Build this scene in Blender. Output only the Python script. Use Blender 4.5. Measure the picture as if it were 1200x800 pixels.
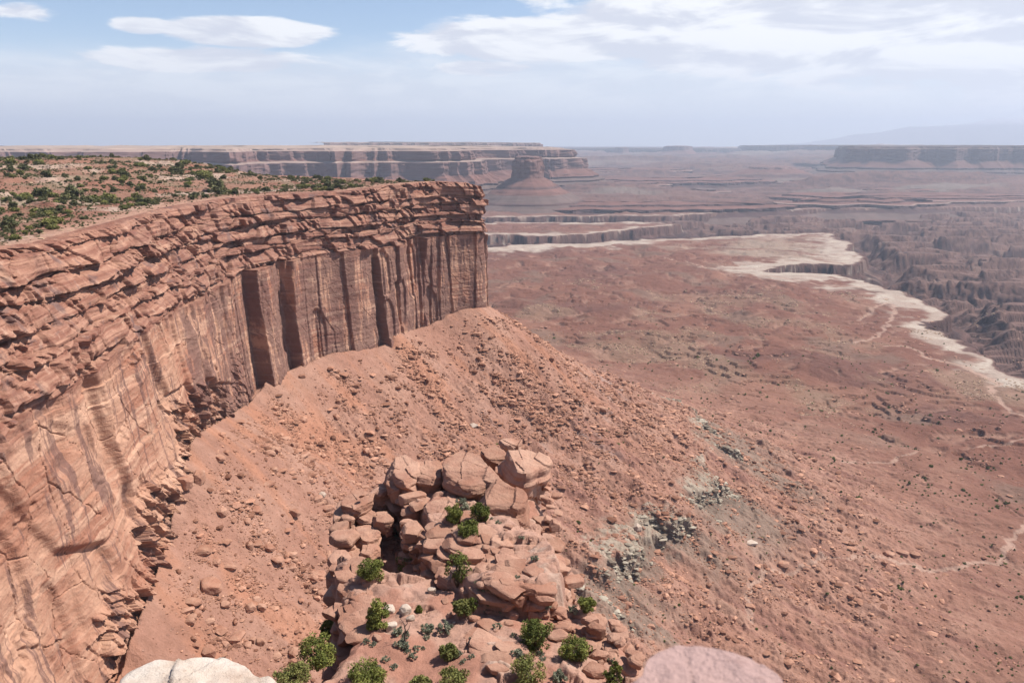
import bpy, math, time
import numpy as np

# ------------------------------------------------------------------ scene, camera, sky, sun, exposure
for o in list(bpy.data.objects):
    bpy.data.objects.remove(o, do_unlink=True)
SC = bpy.context.scene
COL = SC.collection
R = math.radians
FPX = 933.0                 # focal length in photo pixels (1200 wide)
PITCH = R(13.85)

cam = bpy.data.cameras.new('camera')
cam.sensor_width = 36.0
cam.lens = FPX / 1200.0 * 36.0
cam.clip_start = 0.05
cam.clip_end = 200000.0
cam.dof.use_dof = True
cam.dof.focus_distance = 220.0
cam.dof.aperture_fstop = 5.6
camo = bpy.data.objects.new('camera', cam)
COL.objects.link(camo)
camo.location = (0, 0, 0)
camo.rotation_euler = (R(90) - PITCH, 0, 0)
SC.camera = camo

SUN_EL, SUN_AZ = 55.0, 76.0      # azimuth clockwise from the view direction (+Y)
sun = bpy.data.lights.new('sun', 'SUN')
sun.energy = 5.0
sun.angle = R(0.53)
sun.color = (1.0, 0.935, 0.835)
suno = bpy.data.objects.new('sun', sun)
COL.objects.link(suno)
suno.rotation_euler = (R(90 - SUN_EL), 0, R(-SUN_AZ) + math.pi)
SC.view_settings.view_transform = 'Standard'
SC.view_settings.look = 'None'
SC.view_settings.gamma = 1.0
SC.view_settings.exposure = 0.76
SC.view_settings.use_curve_mapping = False
SC.render.engine = 'CYCLES'
SC.cycles.max_bounces = 5
SC.cycles.diffuse_bounces = 3
SC.cycles.glossy_bounces = 1
SC.cycles.transparent_max_bounces = 4
SC.cycles.volume_bounces = 0
SC.cycles.use_denoising = True
SC.cycles.use_adaptive_sampling = False

HAZE_DENSITY = 4.8e-5
HAZE_COLOR = (0.73, 0.81, 1.0)


class NT:
    """little helper for writing node trees"""
    def __init__(self, tree):
        self.t = tree
        for n in list(tree.nodes):
            tree.nodes.remove(n)

    def n(self, kind, **kw):
        nd = self.t.nodes.new(kind)
        for k, v in kw.items():
            setattr(nd, k, v)
        return nd

    def l(self, a, b):
        self.t.links.new(a, b)

    def _in(self, sock, v):
        if isinstance(v, bpy.types.NodeSocket):
            self.l(v, sock)
        elif v is not None:
            sock.default_value = v

    def m(self, op, a, b=None, c=None, clamp=False):
        nd = self.n('ShaderNodeMath', operation=op)
        nd.use_clamp = clamp
        self._in(nd.inputs[0], a)
        if b is not None: self._in(nd.inputs[1], b)
        if c is not None: self._in(nd.inputs[2], c)
        return nd.outputs[0]

    def mapr(self, v, a, b, c=0.0, d=1.0, smooth=True):
        nd = self.n('ShaderNodeMapRange')
        nd.interpolation_type = 'SMOOTHSTEP' if smooth else 'LINEAR'
        self._in(nd.inputs[0], v)
        for i, x in zip((1, 2, 3, 4), (a, b, c, d)):
            self._in(nd.inputs[i], x)
        return nd.outputs[0]

    def mix(self, f, a, b, mode='MIX'):
        nd = self.n('ShaderNodeMix', data_type='RGBA', blend_type=mode)
        self._in(nd.inputs[0], f)
        for i, x in ((6, a), (7, b)):
            if isinstance(x, tuple) and len(x) == 3: x = (*x, 1)
            self._in(nd.inputs[i], x)
        return nd.outputs[2]

    def noise(self, vec, scale, detail=4, rough=0.55, dist=0.0, out=0):
        nd = self.n('ShaderNodeTexNoise')
        self._in(nd.inputs['Vector'], vec)
        nd.inputs['Scale'].default_value = scale
        nd.inputs['Detail'].default_value = detail
        nd.inputs['Roughness'].default_value = rough
        nd.inputs['Distortion'].default_value = dist
        return nd.outputs[out]

    def voro(self, vec, scale, feature='F1', out=0, rnd=1.0):
        nd = self.n('ShaderNodeTexVoronoi', feature=feature)
        self._in(nd.inputs['Vector'], vec)
        nd.inputs['Scale'].default_value = scale
        nd.inputs['Randomness'].default_value = rnd
        return nd.outputs[out]

    def scalev(self, vec, s):
        nd = self.n('ShaderNodeVectorMath', operation='MULTIPLY')
        self._in(nd.inputs[0], vec)
        nd.inputs[1].default_value = s
        return nd.outputs[0]


# ---- world: Nishita sky, cloud banks placed by azimuth and elevation
world = bpy.data.worlds.new('World')
SC.world = world
world.use_nodes = True


def px_dir(px, py):
    """photo pixel -> (azimuth, elevation) of its ray"""
    a = (px - 600) / FPX
    b = (400 - py) / FPX
    y = math.cos(PITCH) + b * math.sin(PITCH)
    z = -math.sin(PITCH) + b * math.cos(PITCH)
    return math.atan2(a, y), math.atan2(z, math.hypot(a, y))


def build_world():
    g = NT(world.node_tree)
    out = g.n('ShaderNodeOutputWorld')
    sky = g.n('ShaderNodeTexSky', sky_type='NISHITA')
    sky.sun_disc = False
    sky.sun_elevation = R(SUN_EL)
    sky.sun_rotation = R(SUN_AZ)
    sky.altitude = 1800
    sky.air_density = 1.0
    sky.dust_density = 0.4
    sky.ozone_density = 1.5
    bg = g.n('ShaderNodeBackground')
    g.l(sky.outputs[0], bg.inputs[0])
    bg.inputs[1].default_value = 0.082
    tc = g.n('ShaderNodeTexCoord')
    d = tc.outputs['Generated']
    sp = g.n('ShaderNodeSeparateXYZ')
    g.l(d, sp.inputs[0])
    x, y, z = sp.outputs
    az = g.m('ARCTAN2', x, y)
    el = g.m('ARCSINE', z)
    # cloud coordinates: flat layers, stretched sideways
    cv = g.n('ShaderNodeCombineXYZ')
    g.l(g.m('MULTIPLY', az, 3.0), cv.inputs[0])
    g.l(g.m('MULTIPLY', el, 13.0), cv.inputs[1])
    n1 = g.noise(cv.outputs[0], 2.1, 9, 0.60, 0.5)
    n2 = g.noise(cv.outputs[0], 7.0, 6, 0.62, 0.3)
    nn = g.m('ADD', g.m('MULTIPLY', g.m('SUBTRACT', n1, 0.5), 2.6), g.m('MULTIPLY', g.m('SUBTRACT', n2, 0.5), 0.9))

    def blob(px, py, wpx, hpx, gain=1.0):
        a0, e0 = px_dir(px, py)
        u = g.m('DIVIDE', g.m('SUBTRACT', az, a0), wpx / FPX)
        v = g.m('DIVIDE', g.m('SUBTRACT', el, e0), hpx / FPX)
        q = g.m('ADD', g.m('MULTIPLY', u, u), g.m('MULTIPLY', v, v))
        return g.m('MULTIPLY', g.m('SUBTRACT', 1.0, q), gain)

    def union(bl):
        r = bl[0]
        for b in bl[1:]:
            r = g.m('MAXIMUM', r, b)
        return r
    # crisp cumulus-like banks
    crisp = union([blob(285, 38, 92, 15), blob(168, 30, 34, 9), blob(235, 71, 120, 14, .8), blob(30, 15, 30, 8, .5),
                   blob(640, 47, 160, 25), blob(800, 30, 170, 44), blob(980, 20, 220, 70), blob(1150, 40, 200, 60),
                   blob(1270, 30, 200, 90), blob(760, -40, 160, 50, .5), blob(870, 62, 150, 20), blob(560, 80, 60, 9, .6)])
    dens = g.m('ADD', crisp, nn)
    c1 = g.mapr(dens, -0.22, 0.32)
    # thin veil lower down
    veil = union([blob(300, 108, 420, 36), blob(800, 95, 420, 48), blob(1150, 95, 300, 55), blob(60, 110, 200, 28)])
    c2 = g.m('MULTIPLY', g.mapr(g.m('ADD', veil, nn), -0.8, 0.9), 0.70)
    cov = g.m('MAXIMUM', c1, c2)
    # horizon brightening of the dry dusty air
    hz = g.mapr(el, 0.13, 0.0)
    # cloud body: bright edges, soft grey-lilac bases
    sh_off = g.n('ShaderNodeVectorMath', operation='ADD')
    g.l(cv.outputs[0], sh_off.inputs[0])
    sh_off.inputs[1].default_value = (0.10, 0.16, 0)
    n1b = g.noise(sh_off.outputs[0], 2.1, 5, 0.6, 0.5)
    lit = g.mapr(g.m('SUBTRACT', n1, n1b), -0.12, 0.10)
    ccol = g.mix(lit, (0.66, 0.68, 0.755), (0.97, 0.97, 0.97))
    ccol = g.mix(g.mapr(cov, 0.0, 0.9), (0.76, 0.81, 0.88), ccol)
    cb = g.n('ShaderNodeBackground')
    g.l(ccol, cb.inputs[0])
    cb.inputs[1].default_value = 0.68
    mx = g.n('ShaderNodeMixShader')
    g.l(g.m('MULTIPLY', cov, 0.95), mx.inputs[0])
    g.l(bg.outputs[0], mx.inputs[1])
    g.l(cb.outputs[0], mx.inputs[2])
    hb = g.n('ShaderNodeBackground')
    hb.inputs[0].default_value = (0.84, 0.865, 0.91, 1)
    hb.inputs[1].default_value = 0.66
    mx2 = g.n('ShaderNodeMixShader')
    g.l(g.m('MULTIPLY', hz, 0.85), mx2.inputs[0])
    g.l(mx.outputs[0], mx2.inputs[1])
    g.l(hb.outputs[0], mx2.inputs[2])
    g.l(mx2.outputs[0], out.inputs[0])


build_world()
T0 = time.time()


def tick(msg):
    print('[%.1fs] %s' % (time.time() - T0, msg))


# ------------------------------------------------------------------ numeric helpers
def at(px, py, z=None, Y=None, z0=None, Y0=None, m=0.0):
    """photo pixel -> point of the place: on the level z, at depth Y, or on a plane rising by m per metre away"""
    a = (px - 600) / FPX
    b = (400 - py) / FPX
    y = math.cos(PITCH) + b * math.sin(PITCH)
    zz = -math.sin(PITCH) + b * math.cos(PITCH)
    if z is not None: t = z / zz
    elif Y is not None: t = Y / y
    else: t = (z0 - m * Y0) / (zz - m * y)
    return np.array((a * t, y * t, zz * t))


def project(x, y, z):
    dep = y * math.cos(PITCH) - z * math.sin(PITCH)
    up = y * math.sin(PITCH) + z * math.cos(PITCH)
    dep = np.where(np.abs(dep) < 1e-6, 1e-6, dep)
    return 600 + FPX * x / dep, 400 - FPX * up / dep, dep


def sstep(a, b, x):
    t = np.clip((x - a) / (b - a), 0, 1)
    return t * t * (3 - 2 * t)


_rt = np.random.default_rng(7)
_ang = _rt.uniform(0, 2 * np.pi, 256 * 256)
_GX = np.cos(_ang).astype(np.float32)
_GY = np.sin(_ang).astype(np.float32)
_P = np.tile(_rt.permutation(256), 3)
_RV = _rt.uniform(-1, 1, 256).astype(np.float32)


def gn(x, y, seed=0):
    x = np.asarray(x, dtype=np.float64) + seed * 17.37
    y = np.asarray(y, dtype=np.float64) + seed * 41.71
    xi = np.floor(x); yi = np.floor(y)
    u = (x - xi).astype(np.float32); v = (y - yi).astype(np.float32)
    xi = xi.astype(np.int64) & 255; yi = yi.astype(np.int64) & 255
    x1 = (xi + 1) & 255; y1 = ((yi + 1) & 255) << 8; y0 = yi << 8
    i = y0 + xi; a = _GX[i] * u + _GY[i] * v
    i = y0 + x1; b = _GX[i] * (u - 1) + _GY[i] * v
    i = y1 + xi; c = _GX[i] * u + _GY[i] * (v - 1)
    i = y1 + x1; d = _GX[i] * (u - 1) + _GY[i] * (v - 1)
    fu = u * u * u * (u * (u * 6 - 15) + 10); fv = v * v * v * (v * (v * 6 - 15) + 10)
    p = a + (b - a) * fu; q = c + (d - c) * fu
    return (p + (q - p) * fv) * 1.5


def fbm(x, y, octv=4, seed=0, gain=0.5, lac=2.03):
    r = 0.0; amp = 1.0; tot = 0.0
    c, s = math.cos(0.6), math.sin(0.6)
    for k in range(octv):
        r = r + amp * gn(x, y, seed + k * 3.1)
        tot += amp; amp *= gain
        x, y = (x * c - y * s) * lac, (x * s + y * c) * lac
    return r / tot * 1.3


def ridged(x, y, octv=4, seed=0, gain=0.5, lac=2.03):
    r = 0.0; amp = 1.0; tot = 0.0
    c, s = math.cos(0.6), math.sin(0.6)
    for k in range(octv):
        r = r + amp * (1 - 2 * np.abs(gn(x, y, seed + k * 3.1)))
        tot += amp; amp *= gain
        x, y = (x * c - y * s) * lac, (x * s + y * c) * lac
    return r / tot


def vn3(x, y, z, seed=0):
    x = np.asarray(x, dtype=np.float64) + seed * 7.13; y = np.asarray(y, dtype=np.float64) + seed * 3.77; z = np.asarray(z, dtype=np.float64) + seed * 5.31
    xi = np.floor(x); yi = np.floor(y); zi = np.floor(z)
    u = (x - xi).astype(np.float32); v = (y - yi).astype(np.float32); w = (z - zi).astype(np.float32)
    xi = xi.astype(np.int64) & 255; yi = yi.astype(np.int64) & 255; zi = zi.astype(np.int64) & 255
    u = u * u * (3 - 2 * u); v = v * v * (3 - 2 * v); w = w * w * (3 - 2 * w)

    def h(i, j, k):
        return _RV[_P[_P[_P[xi + i] + yi + j] + zi + k]]
    a = h(0, 0, 0) + (h(1, 0, 0) - h(0, 0, 0)) * u
    b = h(0, 1, 0) + (h(1, 1, 0) - h(0, 1, 0)) * u
    c = h(0, 0, 1) + (h(1, 0, 1) - h(0, 0, 1)) * u
    d = h(0, 1, 1) + (h(1, 1, 1) - h(0, 1, 1)) * u
    p = a + (b - a) * v; q = c + (d - c) * v
    return p + (q - p) * w


def fbm3(x, y, z, octv=3, seed=0, gain=0.5):
    r = 0.0; amp = 1.0; tot = 0.0
    for k in range(octv):
        r = r + amp * vn3(x, y, z, seed + k * 1.7)
        tot += amp; amp *= gain
        x, y, z = x * 2.03, y * 2.03, z * 2.03
    return r / tot


_H = np.random.default_rng(11).uniform(0, 1, (256 * 256, 4)).astype(np.float32)


def vor(x, y, seed=0, jit=0.9):
    """cellular noise: F1, F2, four random values of the nearest cell, offset to its point"""
    x = np.asarray(x, dtype=np.float64) + seed * 13.7; y = np.asarray(y, dtype=np.float64) + seed * 29.3
    xi = np.floor(x); yi = np.floor(y)
    u = (x - xi).astype(np.float32); v = (y - yi).astype(np.float32)
    xi = xi.astype(np.int64); yi = yi.astype(np.int64)
    f1 = np.full(u.shape, 9.0, np.float32); f2 = f1.copy()
    idx = np.zeros(u.shape, np.int64); ou = np.zeros_like(u); ov = np.zeros_like(u)
    for j in (-1, 0, 1):
        for i in (-1, 0, 1):
            k = (((yi + j) & 255) << 8) + ((xi + i) & 255)
            du = i + 0.5 + (_H[k, 0] - 0.5) * jit - u
            dv = j + 0.5 + (_H[k, 1] - 0.5) * jit - v
            d = np.sqrt(du * du + dv * dv)
            near = d < f1
            f2 = np.where(near, f1, np.minimum(f2, d))
            f1 = np.where(near, d, f1)
            idx = np.where(near, k, idx)
            ou = np.where(near, du, ou); ov = np.where(near, dv, ov)
    return f1, f2, idx, ou, ov


def rnd(idx, c=2):
    return _H[(idx * 31 + 17 * c) & 65535, c & 3]


def mesh_obj(name, verts, faces, mat=None, parent=None, smooth=True, attrs=None):
    """faces: (M,4) or (M,3) int array; attrs: {name: (N,3) colours or (N,) floats}"""
    me = bpy.data.meshes.new(name)
    verts = np.ascontiguousarray(verts, dtype=np.float32)
    faces = np.ascontiguousarray(faces, dtype=np.int32)
    nf, k = faces.shape
    me.vertices.add(len(verts)); me.vertices.foreach_set('co', verts.ravel())
    me.loops.add(nf * k); me.loops.foreach_set('vertex_index', faces.ravel())
    me.polygons.add(nf)
    me.polygons.foreach_set('loop_start', np.arange(0, nf * k, k, dtype=np.int32))
    me.polygons.foreach_set('use_smooth', np.full(nf, bool(smooth)))
    for an, arr in (attrs or {}).items():
        arr = np.asarray(arr, dtype=np.float32)
        if arr.ndim == 1:
            a = me.attributes.new(an, 'FLOAT', 'POINT'); a.data.foreach_set('value', arr)
        elif an.startswith('v_'):
            a = me.attributes.new(an, 'FLOAT_VECTOR', 'POINT'); a.data.foreach_set('vector', arr.ravel())
        else:
            a = me.attributes.new(an, 'FLOAT_COLOR', 'POINT')
            a.data.foreach_set('color', np.concatenate([arr, np.ones((len(arr), 1), np.float32)], 1).ravel())
    me.update(calc_edges=True)
    if mat: me.materials.append(mat)
    o = bpy.data.objects.new(name, me)
    COL.objects.link(o)
    if parent: o.parent = parent
    return o


def grid_faces(nr, nc, wrap=False):
    i = np.arange(nr - 1)[:, None]; j = np.arange(nc if wrap else nc - 1)[None, :]
    j2 = (j + 1) % nc
    return np.stack([i * nc + j, i * nc + j2, (i + 1) * nc + j2, (i + 1) * nc + j], -1).reshape(-1, 4)


def tag(o, label=None, cat=None, group=None, kind=None):
    if label: o['label'] = label
    if cat: o['category'] = cat
    if group: o['group'] = group
    if kind: o['kind'] = kind
    return o


def poly_dist(x, y, pts, closed=True):
    """distance to a polyline, arc position of the nearest point, inside flag"""
    pts = np.asarray(pts, dtype=np.float64)
    n = len(pts)
    best = np.full(x.shape, 1e18); arc = np.zeros(x.shape)
    ins = np.zeros(x.shape, bool)
    acc = 0.0
    for i in range(n if closed else n - 1):
        a = pts[i]; b = pts[(i + 1) % n]
        e = b - a; L2 = e @ e; L = math.sqrt(L2)
        t = np.clip(((x - a[0]) * e[0] + (y - a[1]) * e[1]) / L2, 0, 1)
        d = (x - a[0] - t * e[0]) ** 2 + (y - a[1] - t * e[1]) ** 2
        nb = d < best
        best = np.where(nb, d, best); arc = np.where(nb, acc + t * L, arc)
        if closed:
            c = ((a[1] > y) != (b[1] > y))
            with np.errstate(divide='ignore', invalid='ignore'):
                xi = a[0] + (y - a[1]) / (b[1] - a[1] if b[1] != a[1] else 1e-9) * e[0]
            ins ^= c & (x < xi)
        acc += L
    return np.sqrt(best), arc, ins


def catmull(pts, step):
    """smooth resampling of a control polyline at about `step` spacing (step may be a function of the point)"""
    pts = np.asarray(pts, dtype=np.float64)
    P = np.vstack([2 * pts[0] - pts[1], pts, 2 * pts[-1] - pts[-2]])
    out = []
    for i in range(1, len(P) - 2):
        p0, p1, p2, p3 = P[i - 1], P[i], P[i + 1], P[i + 2]
        L = np.linalg.norm(p2[:2] - p1[:2])
        st = step(p1) if callable(step) else step
        n = max(1, int(L / st))
        t = (np.arange(n) / n)[:, None]
        out.append(0.5 * (2 * p1 + (p2 - p0) * t + (2 * p0 - 5 * p1 + 4 * p2 - p3) * t * t + (3 * p1 - p0 - 3 * p2 + p3) * t ** 3))
    out.append(pts[-1:])
    return np.vstack(out)


# ------------------------------------------------------------------ materials
def new_mat(name):
    m = bpy.data.materials.new(name)
    m.use_nodes = True
    g = NT(m.node_tree)
    out = g.n('ShaderNodeOutputMaterial')
    b = g.n('ShaderNodeBsdfPrincipled')
    g.l(b.outputs[0], out.inputs[0])
    b.inputs['Roughness'].default_value = 0.95
    b.inputs['Specular IOR Level'].default_value = 0.08
    return m, g, b


def bump(g, b, h, dist, strength=1.0):
    nd = g.n('ShaderNodeBump')
    nd.inputs['Strength'].default_value = strength
    nd.inputs['Distance'].default_value = dist
    g.l(h, nd.inputs['Height'])
    g.l(nd.outputs[0], b.inputs['Normal'])


def mat_terrain():
    m, g, b = new_mat('desert_soil')
    at_ = g.n('ShaderNodeAttribute', attribute_name='Col')
    geo = g.n('ShaderNodeNewGeometry')
    p = geo.outputs['Position']
    n_big = g.noise(p, 0.02, 5, 0.6)
    n_mid = g.noise(p, 0.16, 6, 0.65)
    n_fine = g.noise(p, 1.1, 4, 0.7)
    c = g.mix(1.0, at_.outputs['Color'], (0.66, 0.66, 0.68), 'MULTIPLY')
    c = g.mix(1.0, c, g.mix(n_big, (0.80, 0.78, 0.76), (1.18, 1.20, 1.22)), 'MULTIPLY')
    c = g.mix(1.0, c, g.mix(n_mid, (0.70, 0.68, 0.66), (1.30, 1.32, 1.34)), 'MULTIPLY')
    c = g.mix(1.0, c, g.mix(n_fine, (0.72, 0.70, 0.69), (1.26, 1.28, 1.30)), 'MULTIPLY')
    # scattered pebbles: small paler and darker stones
    v = g.voro(p, 0.55, 'F1', 1)
    sp = g.n('ShaderNodeSeparateColor'); g.l(v, sp.inputs[0])
    vd = g.voro(p, 0.55, 'F1', 0)
    stone = g.m('MULTIPLY', g.mapr(sp.outputs[0], 0.80, 0.84), g.mapr(vd, 0.34, 0.26))
    c = g.mix(g.m('MULTIPLY', stone, 0.5), c, g.mix(sp.outputs[1], (0.13, 0.065, 0.05), (0.36, 0.215, 0.155)))
    g.l(c, b.inputs['Base Color'])
    h = g.m('ADD', g.m('MULTIPLY', n_mid, 2.2), g.m('MULTIPLY', n_fine, 0.55))
    h = g.m('ADD', h, g.m('MULTIPLY', stone, 0.5))
    bump(g, b, h, 1.0, 0.8)
    return m


def mat_cliff():
    m, g, b = new_mat('canyon_sandstone')
    at_ = g.n('ShaderNodeAttribute', attribute_name='v_st')      # (along the wall, depth in the Kayenta = 1, height)
    geo = g.n('ShaderNodeNewGeometry')
    p = geo.outputs['Position']
    sp = g.n('ShaderNodeSeparateXYZ'); g.l(at_.outputs['Vector'], sp.inputs[0])
    s, kay, z = sp.outputs
    sv = g.n('ShaderNodeCombineXYZ'); g.l(s, sv.inputs[0]); g.l(z, sv.inputs[1])
    st = sv.outputs[0]
    big = g.noise(st, 0.025, 5, 0.6)
    mid = g.noise(p, 0.22, 6, 0.65)
    fine = g.noise(p, 1.4, 4, 0.7)
    bed = g.noise(g.scalev(st, (0.02, 0.55, 1)), 1.0, 5, 0.6)
    bed2 = g.noise(g.scalev(st, (0.05, 2.2, 1)), 1.0, 4, 0.6)
    base = g.mix(g.mapr(big, 0.38, 0.62), (0.385, 0.165, 0.105), (0.545, 0.295, 0.195))
    base = g.mix(g.mapr(bed, 0.35, 0.7), base, g.mix(0.5, base, (0.50, 0.30, 0.21)))
    kcol = g.mix(g.mapr(bed, 0.38, 0.62), (0.275, 0.118, 0.082), (0.465, 0.245, 0.168))
    kcol = g.mix(g.m('MULTIPLY', g.mapr(bed2, 0.50, 0.66), 0.7), kcol, (0.30, 0.145, 0.105))
    kcol = g.mix(g.m('MULTIPLY', g.mapr(mid, 0.56, 0.70), 0.5), kcol, (0.56, 0.36, 0.26))
    c = g.mix(kay, base, kcol)
    # desert varnish: long dark streaks falling down the sheer faces, patches on the ledges
    vs = g.noise(g.scalev(st, (0.10, 0.014, 1)), 1.0, 8, 0.7, 0.15)
    vs2 = g.noise(g.scalev(st, (0.5, 0.03, 1)), 1.0, 4, 0.6, 0.3)
    bb_ = g.noise(g.scalev(st, (0.005, 0.13, 1)), 1.0, 4, 0.6, 0.0)
    base2 = g.mix(g.mapr(bb_, 0.52, 0.60), c, (0.60, 0.345, 0.235))
    c = g.mix(g.m('SUBTRACT', 1.0, kay), c, base2)
    far = g.mapr(s, 330.0, 520.0)
    thr = g.m('SUBTRACT', 0.535, g.m('MULTIPLY', far, 0.11))
    var = g.mapr(g.m('ADD', vs, g.m('MULTIPLY', g.m('SUBTRACT', vs2, 0.5), 0.24)), thr, g.m('ADD', thr, 0.06))
    c = g.mix(g.m('MULTIPLY', g.m('MULTIPLY', var, 0.72), g.m('SUBTRACT', 1.0, g.m('MULTIPLY', kay, 0.65))), c, (0.165, 0.088, 0.078))
    vp = g.noise(p, 0.075, 5, 0.6, 0.4)
    c = g.mix(g.m('MULTIPLY', g.m('MULTIPLY', g.mapr(vp, 0.58, 0.66), kay), 0.6), c, (0.16, 0.105, 0.10))
    # pale fresh rock-fall scars
    sc = g.noise(g.scalev(st, (0.05, 0.09, 1)), 1.0, 4, 0.6, 0.2)
    c = g.mix(g.m('MULTIPLY', g.mapr(sc, 0.60, 0.68), 0.45), c, (0.60, 0.37, 0.255))
    c = g.mix(1.0, c, (0.72, 0.74, 0.76), 'MULTIPLY')
    c = g.mix(1.0, c, g.mix(mid, (0.74, 0.73, 0.72), (1.24, 1.26, 1.28)), 'MULTIPLY')
    c = g.mix(1.0, c, g.mix(fine, (0.80, 0.79, 0.78), (1.18, 1.19, 1.20)), 'MULTIPLY')
    g.l(c, b.inputs['Base Color'])
    h = g.m('ADD', g.m('MULTIPLY', mid, 1.6), g.m('MULTIPLY', fine, 0.45))
    h = g.m('ADD', h, g.m('MULTIPLY', bed2, 0.25))
    bump(g, b, h, 1.0, 0.6)
    return m


def mat_rock(name, ca, cb, dark, scale=1.0, bed_amt=0.5, each=False):
    m, g, b = new_mat(name)
    geo = g.n('ShaderNodeNewGeometry')
    p = geo.outputs['Position']
    oi = g.n('ShaderNodeObjectInfo')
    big = g.noise(p, 0.35 * scale, 5, 0.62)
    fine = g.noise(p, 3.0 * scale, 6, 0.7)
    grain = g.noise(p, 14.0 * scale, 3, 0.7)
    bed = g.noise(g.scalev(p, (0.25, 0.25, 3.0)), 1.0 * scale, 5, 0.62, 0.4)
    c = g.mix(g.mapr(big, 0.3, 0.7), ca, cb)
    c = g.mix(g.m('MULTIPLY', g.mapr(bed, 0.50, 0.66), bed_amt), c, g.mix(0.5, c, dark))
    c = g.mix(g.m('MULTIPLY', g.mapr(fine, 0.58, 0.72), 0.55), c, dark)
    c = g.mix(1.0, c, (0.68, 0.68, 0.70), 'MULTIPLY')
    c = g.mix(1.0, c, g.mix(grain, (0.82, 0.81, 0.80), (1.16, 1.17, 1.18)), 'MULTIPLY')
    c = g.mix(1.0, c, g.mix(oi.outputs['Random'], (0.86, 0.83, 0.81), (1.10, 1.12, 1.13)), 'MULTIPLY')
    if each:                                                # every stone of a merged heap has its own tone
        ra = g.n('ShaderNodeAttribute', attribute_name='leafrnd')
        c = g.mix(1.0, c, g.mix(ra.outputs['Fac'], (0.50, 0.44, 0.42), (1.45, 1.50, 1.52)), 'MULTIPLY')
    g.l(c, b.inputs['Base Color'])
    h = g.m('ADD', g.m('MULTIPLY', fine, 0.16), g.m('MULTIPLY', grain, 0.035))
    h = g.m('ADD', h, g.m('MULTIPLY', bed, 0.16))
    bump(g, b, h, 1.0 / scale, 0.8)
    return m


def mat_leaf(name, ca, cb, trans=0.25):
    m, g, b = new_mat(name)
    geo = g.n('ShaderNodeNewGeometry')
    n = g.noise(geo.outputs['Position'], 1.7, 3, 0.6)
    oi = g.n('ShaderNodeObjectInfo')
    rn = g.n('ShaderNodeAttribute', attribute_name='leafrnd')
    f = g.m('ADD', g.m('MULTIPLY', n, 0.5), g.m('MULTIPLY', rn.outputs['Fac'], 0.5))
    c = g.mix(g.mapr(f, 0.25, 0.75), ca, cb)
    c = g.mix(1.0, c, g.mix(oi.outputs['Random'], (0.8, 0.82, 0.8), (1.2, 1.16, 1.1)), 'MULTIPLY')
    g.l(c, b.inputs['Base Color'])
    b.inputs['Roughness'].default_value = 0.7
    return m


M_TERR = mat_terrain()
M_CLIFF = mat_cliff()
M_ROCK = mat_rock('weathered_sandstone', (0.43, 0.218, 0.150), (0.56, 0.335, 0.24), (0.20, 0.105, 0.085), 1.0, 0.6)
M_TALUS = mat_rock('fallen_sandstone', (0.42, 0.205, 0.135), (0.56, 0.33, 0.23), (0.22, 0.105, 0.08), 0.5)
M_RUBBLE = mat_rock('talus_rubble', (0.46, 0.23, 0.15), (0.56, 0.32, 0.22), (0.22, 0.105, 0.08), 0.5, 0.3, True)
M_PALE = mat_rock('pale_sandstone', (0.60, 0.47, 0.37), (0.68, 0.56, 0.46), (0.42, 0.28, 0.21))
M_GREY = mat_rock('greenish_mudstone', (0.30, 0.265, 0.205), (0.40, 0.35, 0.275), (0.17, 0.13, 0.105), 0.5)
M_GREYB = mat_rock('greenish_ledge_stone', (0.31, 0.255, 0.19), (0.42, 0.355, 0.275), (0.16, 0.125, 0.10), 0.5, 0.4, True)
M_YEL = mat_rock('yellow_sandstone', (0.44, 0.29, 0.19), (0.54, 0.39, 0.27), (0.24, 0.13, 0.09), 0.4, 0.3, True)
M_JUN = mat_leaf('juniper_leaf', (0.080, 0.096, 0.026), (0.185, 0.198, 0.056))
M_JUN2 = mat_leaf('dry_juniper_leaf', (0.100, 0.110, 0.036), (0.215, 0.212, 0.076))
M_PIN = mat_leaf('pinyon_leaf', (0.070, 0.075, 0.036), (0.150, 0.148, 0.072))
M_SAGE = mat_leaf('sage_leaf', (0.14, 0.145, 0.105), (0.26, 0.27, 0.20))
M_BARK = mat_rock('juniper_bark', (0.16, 0.12, 0.095), (0.25, 0.20, 0.16), (0.07, 0.05, 0.04), 4.0)
M_DEAD = mat_rock('dead_wood', (0.09, 0.07, 0.06), (0.17, 0.14, 0.12), (0.04, 0.03, 0.03), 4.0)

# ------------------------------------------------------------------ plan of the near mesa (shared by cliff, plateau and talus)
BREAK_PTS = [(-24, 30), (-50, 36), (-85, 62), (-116, 105), (-139, 155), (-147, 200), (-149, 250), (-157, 300), (-164, 350), (-172, 410), (-182, 470),
             (-181, 520), (-165, 566), (-147, 598), (-130, 618), (-112, 642), (-93, 672), (-76, 698), (-56, 716), (-33, 728), (-25, 741), (-30, 760), (-60, 800),
             (-120, 870), (-220, 960), (-420, 1080), (-800, 1200)]
RIM_PX = [(-400, 305), (0, 293), (71, 285), (95, 277), (196, 248), (216, 242), (280, 232), (358, 227), (418, 224), (462, 217), (509, 213), (550, 215), (560, 218), (700, 220)]
BRK_PX = [(-400, 640), (0, 530), (37, 482), (79, 461), (172, 383), (236, 349), (280, 319), (375, 298), (462, 288), (482, 280), (536, 275), (563, 275), (700, 275)]
BASE_PX = [(-400, 1800), (0, 1080), (136, 800), (157, 737), (184, 669), (200, 620), (209, 564), (226, 511), (294, 470), (315, 443), (367, 422), (388, 413), (450, 406), (462, 391), (499, 382), (516, 374), (536, 362), (570, 359), (800, 359)]


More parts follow.
